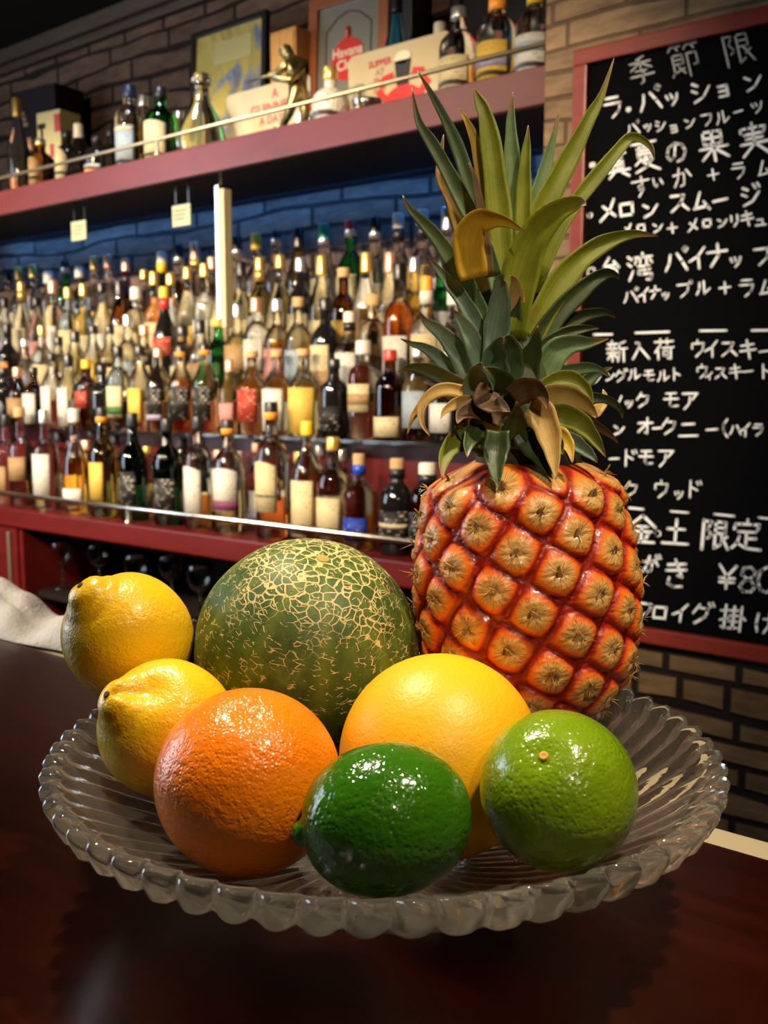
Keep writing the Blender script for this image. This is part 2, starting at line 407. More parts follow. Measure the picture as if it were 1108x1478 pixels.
g('け', '18,12 12,60 20,92|44,34 94,30|70,6 70,62 50,96')
g('真', '14,16 86,14|50,2 50,24|30,26 72,26 72,66 30,66 30,26|30,40 72,40|30,53 72,53|8,76 94,74|36,80 14,98|62,80 88,98')
g('夏', '10,6 92,4|50,6 44,16|26,18 76,18 76,52 26,52 26,18|26,29 76,29|26,40 76,40|42,52 14,74|36,62 74,60 48,84 12,98|40,68 92,98')
g('果', '22,6 80,6 78,46 22,46 22,6|22,26 78,26|50,6 50,98|6,58 96,56|46,60 10,92|54,60 94,90')
g('実', '50,0 50,12|12,28 12,16 90,14 84,28|22,34 80,32|26,47 76,46|8,62 94,60|50,22 50,62 10,98|52,62 92,98')
g('台', '46,4 16,44 82,38|68,22 92,52|24,56 24,94|24,56 78,56 76,94|24,92 76,90')
g('湾', '8,10 20,20|4,34 16,44|6,94 22,62|62,0 62,10|32,14 96,12|52,14 50,38|74,14 74,38|38,20 32,36|86,20 94,34|42,46 84,46 84,60 42,60 40,74 90,74 86,96 70,94')
g('新', '28,2 28,12|8,16 50,16|18,20 22,34|40,20 34,34|4,38 54,38|28,38 28,96|6,58 52,56|26,60 6,86|32,60 50,80|90,6 62,16 62,60 54,96|62,40 98,38|82,40 82,98')
g('入', '28,8 44,10 46,30 8,94|46,32 96,94')
g('荷', '8,16 94,14|34,4 34,26|66,4 66,26|32,32 8,64|22,54 22,98|40,44 96,42|82,44 82,94 68,92|46,58 46,80|46,58 68,58 68,78 46,78')
g('金', '50,2 6,40|52,4 96,40|30,40 70,40|16,58 86,56|50,40 50,92|28,66 36,84|74,64 64,84|6,94 96,92')
g('土', '20,40 82,38|50,6 50,90|4,92 98,90')
g('定', '50,2 50,14|10,34 12,18 90,16 84,32|24,42 78,40|50,42 50,84|52,62 80,60|28,56 22,78 6,94|20,76 50,92 98,94')
g('掛', '2,26 34,22|20,4 20,92 8,86|2,62 34,52|38,22 68,20|53,6 53,42|38,42 70,40|38,64 70,62|53,48 53,88|36,90 72,86|82,4 82,98|84,40 98,52')
g('+', '50,12 50,90|10,52 90,48')
g('(', '62,2 40,34 42,66 64,98')
g('¥', '16,6 50,50 84,6|50,50 50,98|22,58 80,56|22,74 80,72')
g('8', '50,50 26,36 30,12 56,6 76,22 68,40 36,58 22,78 36,96 66,94 80,74 62,54 50,50')
g('0', '52,4 26,22 18,54 30,90 54,98 76,80 84,46 74,16 52,4')
g('.', '48,50 52,50')
g('◦', '50,10 18,30 16,70 50,92 84,70 84,28 50,10')
ROWS = [
 ('-13', 2.4, 1, '季:925,101,42 節:987,86,50 限:1064,71,48'),
 ('-12', 3.4, 0, '.:860,163,30 ラ:885,154,34 .:907,158,20 パ:937,142,38 ッ:969,141,26 シ:1011,132,34 ョ:1043,130,22 ン:1086,118,30'),
 ('-11', 2.3, 0, 'パ:913,184,22 ッ:934,183,15 シ:953,181,18 ョ:972,185,14 ン:995,177,18 フ:1020,172,20 ル:1042,169,22 ー:1065,161,14 ツ:1092,154,20'),
 ('-10', 3.5, 0, '.:855,238,40 真:890,237,40 夏:931,226,44 の:975,219,34 果:1029,210,46 実:1088,201,48'),
 ('-9', 2.5, 0, 'す:925,269,30 い:949,263,19 か:984,256,31 +:1029,252,20 ラ:1066,246,26 ム:1102,243,25'),
 ('-7', 3.7, 0, '.:851,311,44 メ:878,303,34 ロ:904,302,25 ン:938,302,26 ス:980,292,30 ム:1011,290,29 ー:1039,289,23 ジ:1083,281,34'),
 ('-6', 2.9, 0, 'メ:906,331,17 ロ:925,329,14 ン:949,328,17 +:970,329,17 メ:1000,325,20 ロ:1020,322,15 ン:1042,321,16 リ:1060,318,18 キ:1078,315,22 ュ:1097,319,16'),
 ('-5', 3.7, 0, '◦:853,392,15 台:881,386,30 湾:924,386,40 パ:975,374,38 イ:1007,372,32 ナ:1035,368,34 ッ:1061,376,22 プ:1102,367,32'),
 ('-4', 2.9, 0, 'パ:910,426,24 イ:929,425,21 ナ:945,422,19 ッ:960,426,14 プ:988,417,25 ル:1014,415,23 +:1046,415,20 ラ:1078,415,28 ム:1105,415,24'),
 ('-2', 3.0, 0, '新:890,507,31 入:924,506,27 荷:958,504,31 ウ:1007,503,25 イ:1027,503,25 ス:1052,503,25 キ:1079,504,28 ー:1103,507,17'),
 ('-1', 2.6, 0, 'シ:860,546,16 ン:880,543,15 グ:896,542,19 ル:915,540,19 モ:936,542,18 ル:957,542,19 ト:975,540,18 ウ:1013,536,20 ィ:1023,541,14 ス:1040,538,19 キ:1061,536,21 ー:1079,536,16 ト:1104,536,21'),
 ('0', 3.0, 0, 'ノ:892,578,16 ッ:907,582,15 ク:928,577,23 モ:968,577,25 ア:996,578,27'),
 ('1', 3.1, 0, 'ン:893,620,18 オ:931,615,25 ー:948,618,14 ク:966,615,25 ニ:993,620,30 ー:1027,620,18 (:1046,618,27 ハ:1061,620,19 イ:1075,620,20 ラ:1094,620,19'),
 ('2', 3.0, 0, 'ー:886,662,15 ド:908,661,25 モ:932,660,24 ア:961,661,27'),
 ('3', 2.9, 0, 'ク:911,706,24 ウ:954,706,26 ッ:979,713,17 ド:1001,706,26'),
 ('5', 4.2, 0, '金:926,764,42 .:949,770,26 土:975,768,40 限:1031,772,45 定:1077,772,46'),
 ('6', 4.0, 0, 'が:940,814,28 き:976,828,42 ¥:1049,832,36 8:1079,836,40 0:1106,836,40'),
 ('7', 3.6, 0, 'フ:931,879,24 ロ:952,884,24 イ:982,884,28 グ:1013,885,33 掛:1057,892,38 け:1103,899,32'),
]
YB = PY - 0.0143
def stroke(bm, pts, wpx):
    P = [at(x, y, YB) for x, y in pts]
    dep = (P[0] - Vector((0, 0, CAMZ))).length
    r = wpx*0.5*dep/FPX*0.97
    def quad(a, c, rr0, rr1):
        d = (c - a); n = Vector((-d.z, 0, d.x)); n = n.normalized() if n.length > 1e-7 else Vector((1, 0, 0))
        f = [a + n*rr0, a - n*rr0, c - n*rr1, c + n*rr1]
        poly(f)
    def poly(f):
        e = Vector((0, 0.00035, 0)); n = len(f)
        A = [bm.verts.new(p - e - Vector((X0, PY, zbot))) for p in f]; B = [bm.verts.new(p - Vector((X0, PY, zbot))) for p in f]
        bm.faces.new(A)
        for i in range(n): bm.faces.new((A[i], B[i], B[(i+1) % n], A[(i+1) % n]))
    rs = [r*rnd.uniform(0.82, 1.12) for _ in P]
    for i in range(len(P)-1): quad(P[i], P[i+1], rs[i], rs[i+1])
    for p, rr in zip(P, rs):
        poly([p + Vector((math.cos(2*PI*k/10)*rr, 0, math.sin(2*PI*k/10)*rr)) for k in range(10)])
def smooth_poly(pts):
    if len(pts) < 3: return pts
    out = [pts[0]]
    for i in range(1, len(pts)-1):
        a, p, c = pts[i-1], pts[i], pts[i+1]
        out.append(tuple(p[k]*0.72 + a[k]*0.28 for k in (0, 1))); out.append(tuple(p[k]*0.96 + (a[k]+c[k])*0.02 for k in (0, 1))); out.append(tuple(p[k]*0.72 + c[k]*0.28 for k in (0, 1)))
    return out + [pts[-1]]
for ang, wd, faint, row in ROWS:
    b = bm_(); a = math.radians(float(ang)); ca, sa = math.cos(a), math.sin(a)
    for it in row.split():
        ch, rest = it[0], it[2:]; cx_, cy_, s_ = (float(v) for v in rest.split(','))
        for st in G[ch]:
            pts = []
            for gx, gy in (smooth_poly(st) if len(st) > 3 else st):
                dx, dy = (gx - 50)*s_/100*0.98, (gy - 50)*s_/100
                pts.append((cx_ + dx*ca - dy*sa, cy_ + dx*sa + dy*ca))
            stroke(b, pts, wd*(2.1 if ch == '.' else 1))
    obj('writing', b, M['chalk_thin' if faint else 'chalk'], board, False)
for row in ([(857, 483, 883, 482.5), (917, 480.5, 965, 479), (1010, 477.5, 1048, 477), (1085, 477, 1112, 476.5)], [(908, 733, 928, 735), (968, 738, 993, 740), (1031, 742, 1059, 745), (1095, 747, 1112, 749)]):
    b = bm_()
    for x0, y0, x1, y1 in row: stroke(b, [(x0, y0), (x1, y1)], 3.4)
    obj('dashed_line', b, M['chalk'], board, False)
#@@PART2
# ------------------------------------------------------------------ fruit bowl
BR, BD = 0.17, 0.453
BC = FWD*BD + Vector((0, 0, CT))
def B(u, v, z): return BC + RIGHT*u + FWD*v + Vector((0, 0, z))
def zin(r): return 0.02 + 0.065*(r/BR)**2
M['bowl_glass'] = mat('bowl_glass', (0.98, 0.96, 0.92), 0.03, trans=1.0, ior=1.48)
t = NT(M['bowl_glass'])           # pressed glass, its faint milky mix painted in for bright room reflections
mx = t.n('ShaderNodeMixShader'); mx.inputs[0].default_value = 0.08
ad = t.n('ShaderNodeMixShader'); ad.inputs[0].default_value = 0.5
df = t.n('ShaderNodeBsdfDiffuse'); df.inputs['Color'].default_value = (0.75, 0.70, 0.62, 1); tl = t.n('ShaderNodeBsdfTranslucent'); tl.inputs['Color'].default_value = (0.75, 0.70, 0.62, 1)
t.l(df.outputs[0], ad.inputs[1]); t.l(tl.outputs[0], ad.inputs[2]); t.l(t.b.outputs[0], mx.inputs[1]); t.l(ad.outputs[0], mx.inputs[2])
t.l(mx.outputs[0], t.t.nodes['Material Output'].inputs['Surface'])
NL = 60
def bowl_bm():
    bm = bm_(); NS = NL*10
    inner = [(0.0, 0.0)] + [(BR*k/26*0.965, 0) for k in range(1, 27)]
    prof = []                      # (r, z, lobe gain, side)
    for k in range(1, 27):
        r = 0.1415*k/26; prof.append((r, zin(r), 0.45*sstep(0.02, 0.13, r), 0))
    prof += [(0.1450, 0.0680, 0.75, 2), (0.1475, 0.0715, 1.0, 2), (0.1502, 0.0732, 1.15, 2), (0.1530, 0.0728, 1.25, 2), (0.1546, 0.0705, 1.25, 2), (0.1544, 0.0672, 1.15, 2), (0.1522, 0.0636, 0.95, 1), (0.1485, 0.0604, 0.8, 1)]
    for k in range(22, 5, -1):
        r = 0.1440*k/22; prof.append((r, max(zin(r) - 0.0045 - 0.003*(r/0.15), 0.006), 0.75*sstep(0.03, 0.13, r), 1))
    prof += [(0.044, 0.003, 0, 1), (0.043, 0.0006, 0, 1), (0.038, 0.0004, 0, 1), (0.036, 0.004, 0, 1), (0.02, 0.0045, 0, 1)]
    rings = []
    for r, z, gn, side in prof:
        ring = []
        for i in range(NS):
            a = 2*PI*i/NS
            tw = 0.38*(r/BR)**1.2
            ph = NL*(a - tw)/2
            lob = abs(math.sin(ph))**0.75          # rounded lobes with sharp valleys
            if side == 0: rr, zz = r, z - 0.0030*gn*(1-lob)
            elif side == 1: rr, zz = r + 0.0035*gn*(lob-0.5), z - 0.0042*gn*(lob-0.4)
            else: rr, zz = r + 0.0066*gn*(lob-0.55), z + 0.0030*gn*(lob-0.55)
            ring.append(bm.verts.new((rr*math.cos(a), rr*math.sin(a), zz)))
        rings.append(ring)
    for k in range(len(rings)-1):
        for i in range(NS):
            j = (i+1) % NS; bm.faces.new((rings[k][i], rings[k][j], rings[k+1][j], rings[k+1][i]))
    for ring, zc, rev in ((rings[0], zin(0), True), (rings[-1], 0.0045, False)):
        c = bm.verts.new((0, 0, zc))
        for i in range(NS):
            j = (i+1) % NS
            bm.faces.new((c, ring[j], ring[i]) if rev else (c, ring[i], ring[j]))
    bmesh.ops.recalc_face_normals(bm, faces=bm.faces)
    return bm
bowl = obj('fruit_bowl', bowl_bm(), M['bowl_glass'], None, True, BC + Vector((0, 0, 0.0002)))
bowl.rotation_euler = (0, 0, YAW)
tag(bowl, 'wide clear glass bowl with swirling ribs and a scalloped rim, full of fruit', 'bowl')

# ------------------------------------------------------------------ citrus
def citrus_mat(name, c1, c2, rough, pore, bump, coat=0.0, spot=None, sss=0.0):
    m = mat(name, c1, rough, coat=coat, spec=0.5); t = NT(m)
    v = t.coord('Object')
    f = t.noise(v, 22, 4, 0.6); c = t.ramp(f, [(0.3, c1), (0.7, c2)])
    if spot:
        s_ = t.noise(v, 130, 2, 0.5); c = t.mix(t.ramp(s_, [(0.68, (0, 0, 0)), (0.75, (1, 1, 1))]), c, spot)
    t.col(c)
    vo = t.n('ShaderNodeTexVoronoi', Scale=pore); t.l(v, vo.inputs['Vector'])
    h = t.math('ADD', t.math('MULTIPLY', t.math('MINIMUM', vo.outputs['Distance'], 0.5), 0.6), t.math('ADD', t.math('MULTIPLY', t.noise(v, pore*0.55, 2), 0.9), t.math('MULTIPLY', t.noise(v, pore*0.14, 2), 0.35)))
    t.bump(h, bump, 0.0012)
    if sss:
        t.b.inputs['Subsurface Weight'].default_value = sss; t.b.inputs['Subsurface Radius'].default_value = (0.006, 0.003, 0.001); t.b.inputs['Subsurface Scale'].default_value = 0.6
    return m
M['lemon'] = citrus_mat('lemon_peel', (0.85, 0.48, 0.007), (0.90, 0.56, 0.011), 0.34, 620, 0.40, 0.1)
M['orange'] = citrus_mat('orange_peel', (0.93, 0.195, 0.002), (0.96, 0.235, 0.003), 0.27, 620, 0.60, 0.15)
M['grapefruit'] = citrus_mat('grapefruit_peel', (0.86, 0.39, 0.006), (0.90, 0.45, 0.008), 0.42, 620, 0.22, 0.0, (0.80, 0.42, 0.02))
M['lime'] = citrus_mat('lime_peel', (0.022, 0.105, 0.003), (0.040, 0.15, 0.004), 0.16, 420, 0.70, 0.5)
M['lime_light'] = citrus_mat('lime_peel_light', (0.12, 0.215, 0.004), (0.19, 0.285, 0.006), 0.22, 450, 0.62, 0.4, (0.06, 0.16, 0.01))
M['stem'] = mat('stem_scar', (0.42, 0.26, 0.07), 0.7)
M['stem_dark'] = mat('stem_brown', (0.10, 0.055, 0.02), 0.8)
M['drop'] = mat('water', (1, 1, 1), 0.0, trans=1.0, ior=1.33)

def axis_frame(d):
    d = d.normalized(); a = d.orthogonal().normalized(); b2 = d.cross(a)
    return Matrix((a, b2, d)).transposed().to_4x4()
def solid(name, prof, n, fn=None):
    """lathe along z with optional per-vertex function"""
    bm = bm_(); rings = []
    for r, z in prof:
        ring = []
        for i in range(n):
            a = 2*PI*i/n; p = Vector((r*math.cos(a), r*math.sin(a), z))
            ring.append(bm.verts.new(fn(p, a) if fn else p))
        rings.append(ring)
    for k in range(len(rings)-1):
        for i in range(n):
            j = (i+1) % n; bm.faces.new((rings[k][i], rings[k][j], rings[k+1][j], rings[k+1][i]))
    bm.faces.new(list(reversed(rings[0]))); bm.faces.new(rings[-1])
    return bm
def fruit(name, label, cat, pos, axis, bm, m, spin=0.0):
    o = obj(name, bm, m, None, True); tag(o, label, cat)
    o.matrix_world = Matrix.Translation(pos) @ axis_frame(axis) @ Matrix.Rotation(spin, 4, 'Z')
    return o
def drop(parent, direction, R, r, sag=0.0):
    """a water drop clinging to the skin; direction in the fruit's own axes"""
    bm = bm_(); bmesh.ops.create_icosphere(bm, subdivisions=3, radius=r)
    o = obj('water_drop', bm, M['drop'], parent, True); d = direction.normalized()
    o.location = d*(R + r*0.25); return o
def lumpy(amp, f, seed):
    rs = random.Random(seed); K = [(Vector((rs.uniform(-1, 1), rs.uniform(-1, 1), rs.uniform(-1, 1)))*f, rs.uniform(0, 6.28)) for _ in range(6)]
    def fn(p, a):
        s = sum(math.sin(k.dot(p) + q) for k, q in K)/6
        return p*(1 + amp*s)
    return fn
def lemon_bm(R, seed, ln=1.22):
    prof = []; N = 44
    for k in range(N+1):
        t = k/N; z = -ln + t*2*ln
        q = max(0.0, 1 - abs(z/ln)**2.25)
        r = q**0.56*R
        prof.append([r, z*R])
    # the nipple and its furrow at +z, a small butt end at -z
    out = [p for p in prof if p[1] < R*ln*0.875]
    out[0][0] = R*0.03
    rl = out[-1][0]
    out += [[min(rl*0.93, R*0.50), R*ln*0.905], [R*0.43, R*ln*0.935], [R*0.375, R*ln*0.975], [R*0.330, R*ln*1.015], [R*0.300, R*ln*1.06], [R*0.265, R*ln*1.10], [R*0.210, R*ln*1.135], [R*0.13, R*ln*1.158], [R*0.02, R*ln*1.165]]
    lf = lumpy(0.03, 2.2/R, seed)
    def fn(p, a):
        q = lf(p, a)
        f = sstep(0.45*R, 1.0*R, p.z)*(1 - sstep(1.15*R, 1.25*R, p.z))
        g_ = math.exp(-((math.atan2(math.sin(a-1.0), math.cos(a-1.0)))/0.55)**2)
        return q*(1 - 0.17*f*g_)
    return solid('', out, 64, fn)
def stem_dot(parent, r, z, m):
    bm = bm_(); lathe(bm, [(r, -r*0.35), (r*1.05, 0.0), (r*0.8, r*0.3), (r*0.3, r*0.12)], 12)
    o = obj('stem_scar', bm, m, parent, True); o.location = (0, 0, z); return o
def ray_r(px): return px

R1 = 0.0335
lemA = fruit('lemon', 'yellow lemon perched on the bowl rim against the melon, topmost of the two lemons', 'lemon', B(-0.1365, 0.0518, 0.1105), camdir(-0.44, 0.70, 0.56), lemon_bm(R1, 3, 1.06), M['lemon'], 0.6)
stem_dot(lemA, 0.0016, R1*1.06*1.164, M['stem_dark'])
R2 = 0.0318
lemB = fruit('lemon', 'yellow lemon lying low in the bowl, tucked between the orange and the upper lemon', 'lemon', B(-0.1030, -0.007, 0.0812), camdir(-0.58, 0.52, 0.62), lemon_bm(R2, 8, 1.04), M['lemon'], 2.0)
stem_dot(lemB, 0.0016, R2*1.04*1.164, M['stem_dark'])

def ball_prof(R, sq, N=40, dim=0.0, tip=0.0):
    out = []
    for k in range(N+1):
        a = -PI/2 + PI*k/N; r = max(R*math.cos(a), R*0.012); z = R*sq*math.sin(a)
        d = dim*R*math.exp(-(r/(0.20*R))**2)*(1 if a > 0 else 0.5)
        z += -d if a > 0 else d
        out.append((r, z))
    return out
RO = 0.0388
org = fruit('orange', 'large bright orange at the front left of the bowl beside the dark lime', 'orange', B(-0.0567, -0.0629, 0.0780), camdir(0.10, 0.86, 0.50), solid('', ball_prof(RO, 0.97, 44, 0.06), 72, lumpy(0.012, 60, 4)), M['orange'])
stem_dot(org, 0.0014, RO*0.97 - 0.0025, M['stem_dark'])
RG = 0.0470
grp = fruit('grapefruit', 'big smooth yellow grapefruit in the middle of the bowl behind both limes', 'grapefruit', B(0.0262, -0.0150, 0.0705), camdir(0.5, 0.2, -0.8), solid('', ball_prof(RG, 1.02, 44, 0.03), 72, lumpy(0.008, 45, 6)), M['grapefruit'])
stem_dot(grp, 0.0022, RG*1.02 - 0.0018, M['stem'])
# the dark lime at the front: oval with a nipple at its left end
RL = 0.0283
pr = []
for k in range(41):
    a = -PI/2 + PI*k/40; pr.append((max(RL*math.cos(a)**0.92 if math.cos(a) > 0 else 0, RL*0.02), RL*1.15*math.sin(a)))
pr = [p for p in pr if p[1] < RL*1.10] + [(RL*0.22, RL*1.115), (RL*0.17, RL*1.15), (RL*0.155, RL*1.20), (RL*0.12, RL*1.25), (RL*0.05, RL*1.275)]
lim = fruit('lime', 'dark green glossy lime at the front of the bowl, lying on its side', 'lime', B(0.0010, -0.1016, 0.0790), camdir(-0.96, -0.13, 0.14), solid('', pr, 64, lumpy(0.012, 80, 5)), M['lime'])
stem_dot(lim, 0.0012, RL*1.275, M['stem_dark'])
RR = 0.0315
lmr = fruit('lime', 'lighter green round lime at the right of the bowl with its stem scar showing', 'lime', B(0.0700, -0.0795, 0.0812), camdir(-0.31, 0.62, 0.72), solid('', ball_prof(RR, 0.98, 44, 0.05), 64, lumpy(0.018, 75, 9)), M['lime_light'])
bm = bm_(); lathe(bm, [(0.0017, -0.002), (0.0019, 0.0004), (0.0012, 0.0008), (0.0005, 0.0003)], 14)
o = obj('stem_scar', bm, mat('stem_tan', (0.62, 0.30, 0.05), 0.7), lmr); o.location = (0, 0, RR*0.98 - 0.0009); o['label'] = 'small orange-brown stem scar'
def drops(parent, R, items):
    inv = parent.matrix_world.to_3x3().inverted()
    for x, y, z, r in items: drop(parent, inv @ camdir(x, y, z), R, r)
drops(lmr, RR, [(-0.55, -0.80, 0.25, 0.0017), (0.45, -0.42, 0.79, 0.0014), (-0.62, -0.74, 0.20, 0.0011)])
drops(org, RO, [(-0.30, -0.58, 0.76, 0.0010), (0.05, -0.70, 0.71, 0.0008)])

# ------------------------------------------------------------------ netted melon
M['melon'] = mat('melon_peel', (0.05, 0.08, 0.02), 0.5, spec=0.4)
t = NT(M['melon'])
v = t.coord('Object')
sp = t.n('ShaderNodeSeparateXYZ'); t.l(v, sp.inputs[0])
RM = 0.0612
zz = t.math('DIVIDE', sp.outputs['Z'], RM)
ang = t.math('ARCTAN2', sp.outputs['Y'], sp.outputs['X'])
f1 = t.noise(v, 34, 5, 0.6); f2 = t.noise(v, 170, 3, 0.6)
base = t.ramp(t.math('ADD', t.math('MULTIPLY', f1, 0.6), t.math('MULTIPLY', f2, 0.4)), [(0.30, (0.022, 0.045, 0.006)), (0.52, (0.055, 0.095, 0.012)), (0.72, (0.13, 0.19, 0.028))])
stripe = t.math('POWER', t.math('ABSOLUTE', t.math('COSINE', t.math('MULTIPLY', ang, 5.0))), 14.0)
base = t.mix(t.math('MULTIPLY', stripe, 0.45), base, (0.15, 0.19, 0.02))
# net: dense by the stem, breaking up into dashes lower down
wv = t.n('ShaderNodeTexNoise', Scale=95.0); wv.inputs['Detail'].default_value = 2; t.l(v, wv.inputs['Vector'])
wm = t.n('ShaderNodeVectorMath'); wm.operation = 'MULTIPLY_ADD'; wm.inputs[1].default_value = (0.006, 0.006, 0.006); t.l(wv.outputs['Color'], wm.inputs[0]); t.l(v, wm.inputs[2])
def edge(scale, sx, rnd_):
    mp = t.n('ShaderNodeMapping'); mp.inputs['Scale'].default_value = sx; t.l(wm.outputs[0], mp.inputs['Vector'])
    x = t.n('ShaderNodeTexVoronoi', Scale=scale); x.feature = 'DISTANCE_TO_EDGE'; x.inputs['Randomness'].default_value = rnd_; t.l(mp.outputs[0], x.inputs['Vector']); return x.outputs['Distance']
e1 = edge(165, (1, 1, 1.6), 1.0)
e2 = edge(150, (1, 1, 2.6), 1.0)
topm = t.math('SMOOTH_MIN', 1.0, 1.0)
def sm(x, a, b_):
    r = t.n('ShaderNodeMapRange'); r.interpolation_type = 'SMOOTHSTEP'; r.inputs['From Min'].default_value = a; r.inputs['From Max'].default_value = b_
    t.l(x, r.inputs['Value']); return r.outputs['Result']
lowgate = t.noise(v, 190, 2, 0.5); gate2 = t.noise(v, 30, 2, 0.5)
top = sm(t.math('ADD', zz, t.math('MULTIPLY', t.math('SUBTRACT', gate2, 0.5), 0.9)), 0.45, 0.92)
thr1 = t.math('MULTIPLY', top, 0.085)
net1 = sm(t.math('SUBTRACT', thr1, e1), 0.0, 0.03)
g1 = sm(lowgate, 0.51, 0.57)
net2 = t.math('MULTIPLY', sm(t.math('SUBTRACT', 0.062, e2), 0.0, 0.03), t.math('MULTIPLY', g1, sm(zz, -0.75, -0.1)))
net = t.math('MAXIMUM', net1, t.math('MULTIPLY', net2, 0.9), True)
scar = sm(t.math('ADD', zz, t.math('MULTIPLY', t.math('SUBTRACT', f1, 0.5), 0.06)), 0.962, 0.974)
net = t.math('MULTIPLY', net, t.math('SUBTRACT', 1.0, t.math('MULTIPLY', scar, 0.65)))
c = t.mix(scar, base, (0.30, 0.29, 0.025))
c = t.mix(net, c, (0.58, 0.46, 0.20))
t.col(c)
t.bump(t.math('ADD', t.math('MULTIPLY', net, 1.0), t.math('MULTIPLY', f2, 0.25)), 0.7, 0.0012)
def mel(p, a):
    k = 1 + 0.006*math.cos(10*a)*(1 - abs(p.z)/RM)
    return Vector((p.x*k, p.y*k, p.z))
melon = fruit('netted_melon', 'round green netted melon at the back of the bowl between lemons and pineapple', 'melon', B(-0.0421, 0.0648, 0.0998), camdir(0.18, 0.865, 0.47), solid('', ball_prof(RM, 0.99, 56, 0.03), 96, mel), M['melon'], 0.4)
bm = bm_(); lathe(bm, [(0.0034, -0.002), (0.0036, 0.0002), (0.0026, 0.0006), (0.0014, 0.0003), (0.0004, 0.0009)], 16)
o = obj('stem_scar', bm, mat('melon_scar', (0.36, 0.27, 0.06), 0.8), melon); o.location = (0, 0, RM*0.97 - 0.0006)

# ------------------------------------------------------------------ pineapple
PB = B(0.0820, 0.0667, 0.0540); PR = 0.0595; PH = 0.150
def pr_(z):
    if z < 0.050: r = math.sqrt(max(0.0, 0.0583**2 - (0.0583 - z)**2))
    else: r = 0.0577 + (PR - 0.0577)*sstep(0.05, 0.075, z)
    r *= 1 - 0.12*sstep(0.085, 0.135, z) - 0.42*max(0.0, (z - 0.126)/0.024)**2.2
    return r
GA = math.radians(137.508); NE = 104; CE = PH/NE
erx = random.Random(5)
eyes = [(-k*GA + 2.30 + erx.uniform(-0.02, 0.02), (k + 0.5)*CE + erx.uniform(-0.0010, 0.0010)) for k in range(NE)]
def pine_body():
    NZ, NA = 210, 330
    zs = np.concatenate([[0.0003], 0.0003 + (PH - 0.0003)*(np.linspace(0, 1, NZ)[1:])**1.0])
    an = np.linspace(0, 2*PI, NA, endpoint=False)
    Z, A = np.meshgrid(zs, an, indexing='ij')
    Rz = np.array([max(pr_(z), 0.004) for z in zs]); RR_ = np.repeat(Rz[:, None], NA, 1)
    ea = np.array([e[0] for e in eyes]); ez = np.array([e[1] for e in eyes])
    d1 = np.full(Z.shape, 9.0); d2 = np.full(Z.shape, 9.0); du1 = np.zeros(Z.shape); dz1 = np.zeros(Z.shape)
    for a, z in zip(ea, ez):
        da = (A - a + PI) % (2*PI) - PI
        u = da*np.maximum(RR_, 0.03); v_ = (Z - z)
        d = np.sqrt(u*u + (v_*1.05)**2)
        m = d < d1
        d2 = np.where(m, d1, np.minimum(d2, d)); du1 = np.where(m, u, du1); dz1 = np.where(m, v_, dz1); d1 = np.where(m, d, d1)
    e = np.clip((d2 - d1)/(d2 + d1 + 1e-6)*1.0, 0, 1)                    # 0 on the seams, 1 in the middle
    bulge = 0.55*np.clip(e/0.50, 0, 1)**0.6*0.0036 + 0.0030*np.sqrt(np.clip(1 - (d1/0.0125)**2, 0, 1))
    # the bract: a raised flap in the lower half running up to a point in the middle
    flap = np.clip(1 - np.abs(du1)/(0.0075*np.clip((0.001 - dz1)/0.010, 0.0, 1.2) + 0.0006), 0, 1)*(dz1 < 0.001)*(dz1 > -0.012)
    crease = ((dz1 < -0.0002) & (dz1 > -0.0016))*np.clip(1 - np.abs(du1)/0.0085, 0, 1)
    bulge = bulge + flap**0.6*0.0010 - crease*0.0008 - 0.0012*np.exp(-(d1/0.0035)**2)
    rs = np.random.default_rng(3); bulge = bulge + 0.00018*rs.standard_normal(bulge.shape)
    fade = np.clip(Z/0.02, 0.15, 1)*np.clip((PH - Z)/0.012, 0.2, 1)
    Rf = RR_ + bulge*fade - 0.0022
    P = np.stack([Rf*np.cos(A), Rf*np.sin(A), Z + 0*Rf], -1).reshape(-1, 3)
    n = len(zs); vid = np.arange(n*NA).reshape(n, NA)
    q = np.stack([vid[:-1], np.roll(vid[:-1], -1, 1), np.roll(vid[1:], -1, 1), vid[1:]], -1).reshape(-1, 4)
    faces = q.tolist() + [list(reversed(vid[0].tolist())), vid[-1].tolist()]
    me = bpy.data.meshes.new('pineapple'); me.from_pydata(P.tolist(), [], faces); me.update()
    for nm, arr in (('seam', e), ('du', du1), ('dz', dz1), ('dist', d1)):
        at_ = me.attributes.new(nm, 'FLOAT', 'POINT'); at_.data.foreach_set('value', arr.reshape(-1).astype(np.float32))
    for p in me.polygons: p.use_smooth = True
    return me
M['pine'] = mat('pineapple_peel', (0.6, 0.15, 0.01), 0.36, spec=0.5, coat=0.25)
t = NT(M['pine'])
v = t.coord('Object'); seam = t.attr('seam'); dist = t.attr('dist'); du = t.attr('du'); dz = t.attr('dz')
sx = t.math('ADD', seam, t.math('MULTIPLY', t.math('SUBTRACT', t.noise(v, 110, 4, 0.6), 0.5), 0.16))
ringc = t.ramp(sx, [(0.0, (0.20, 0.007, 0.002)), (0.13, (0.34, 0.014, 0.003)), (0.24, (0.72, 0.12, 0.008)), (0.40, (0.82, 0.22, 0.014)), (0.58, (0.78, 0.33, 0.04))])
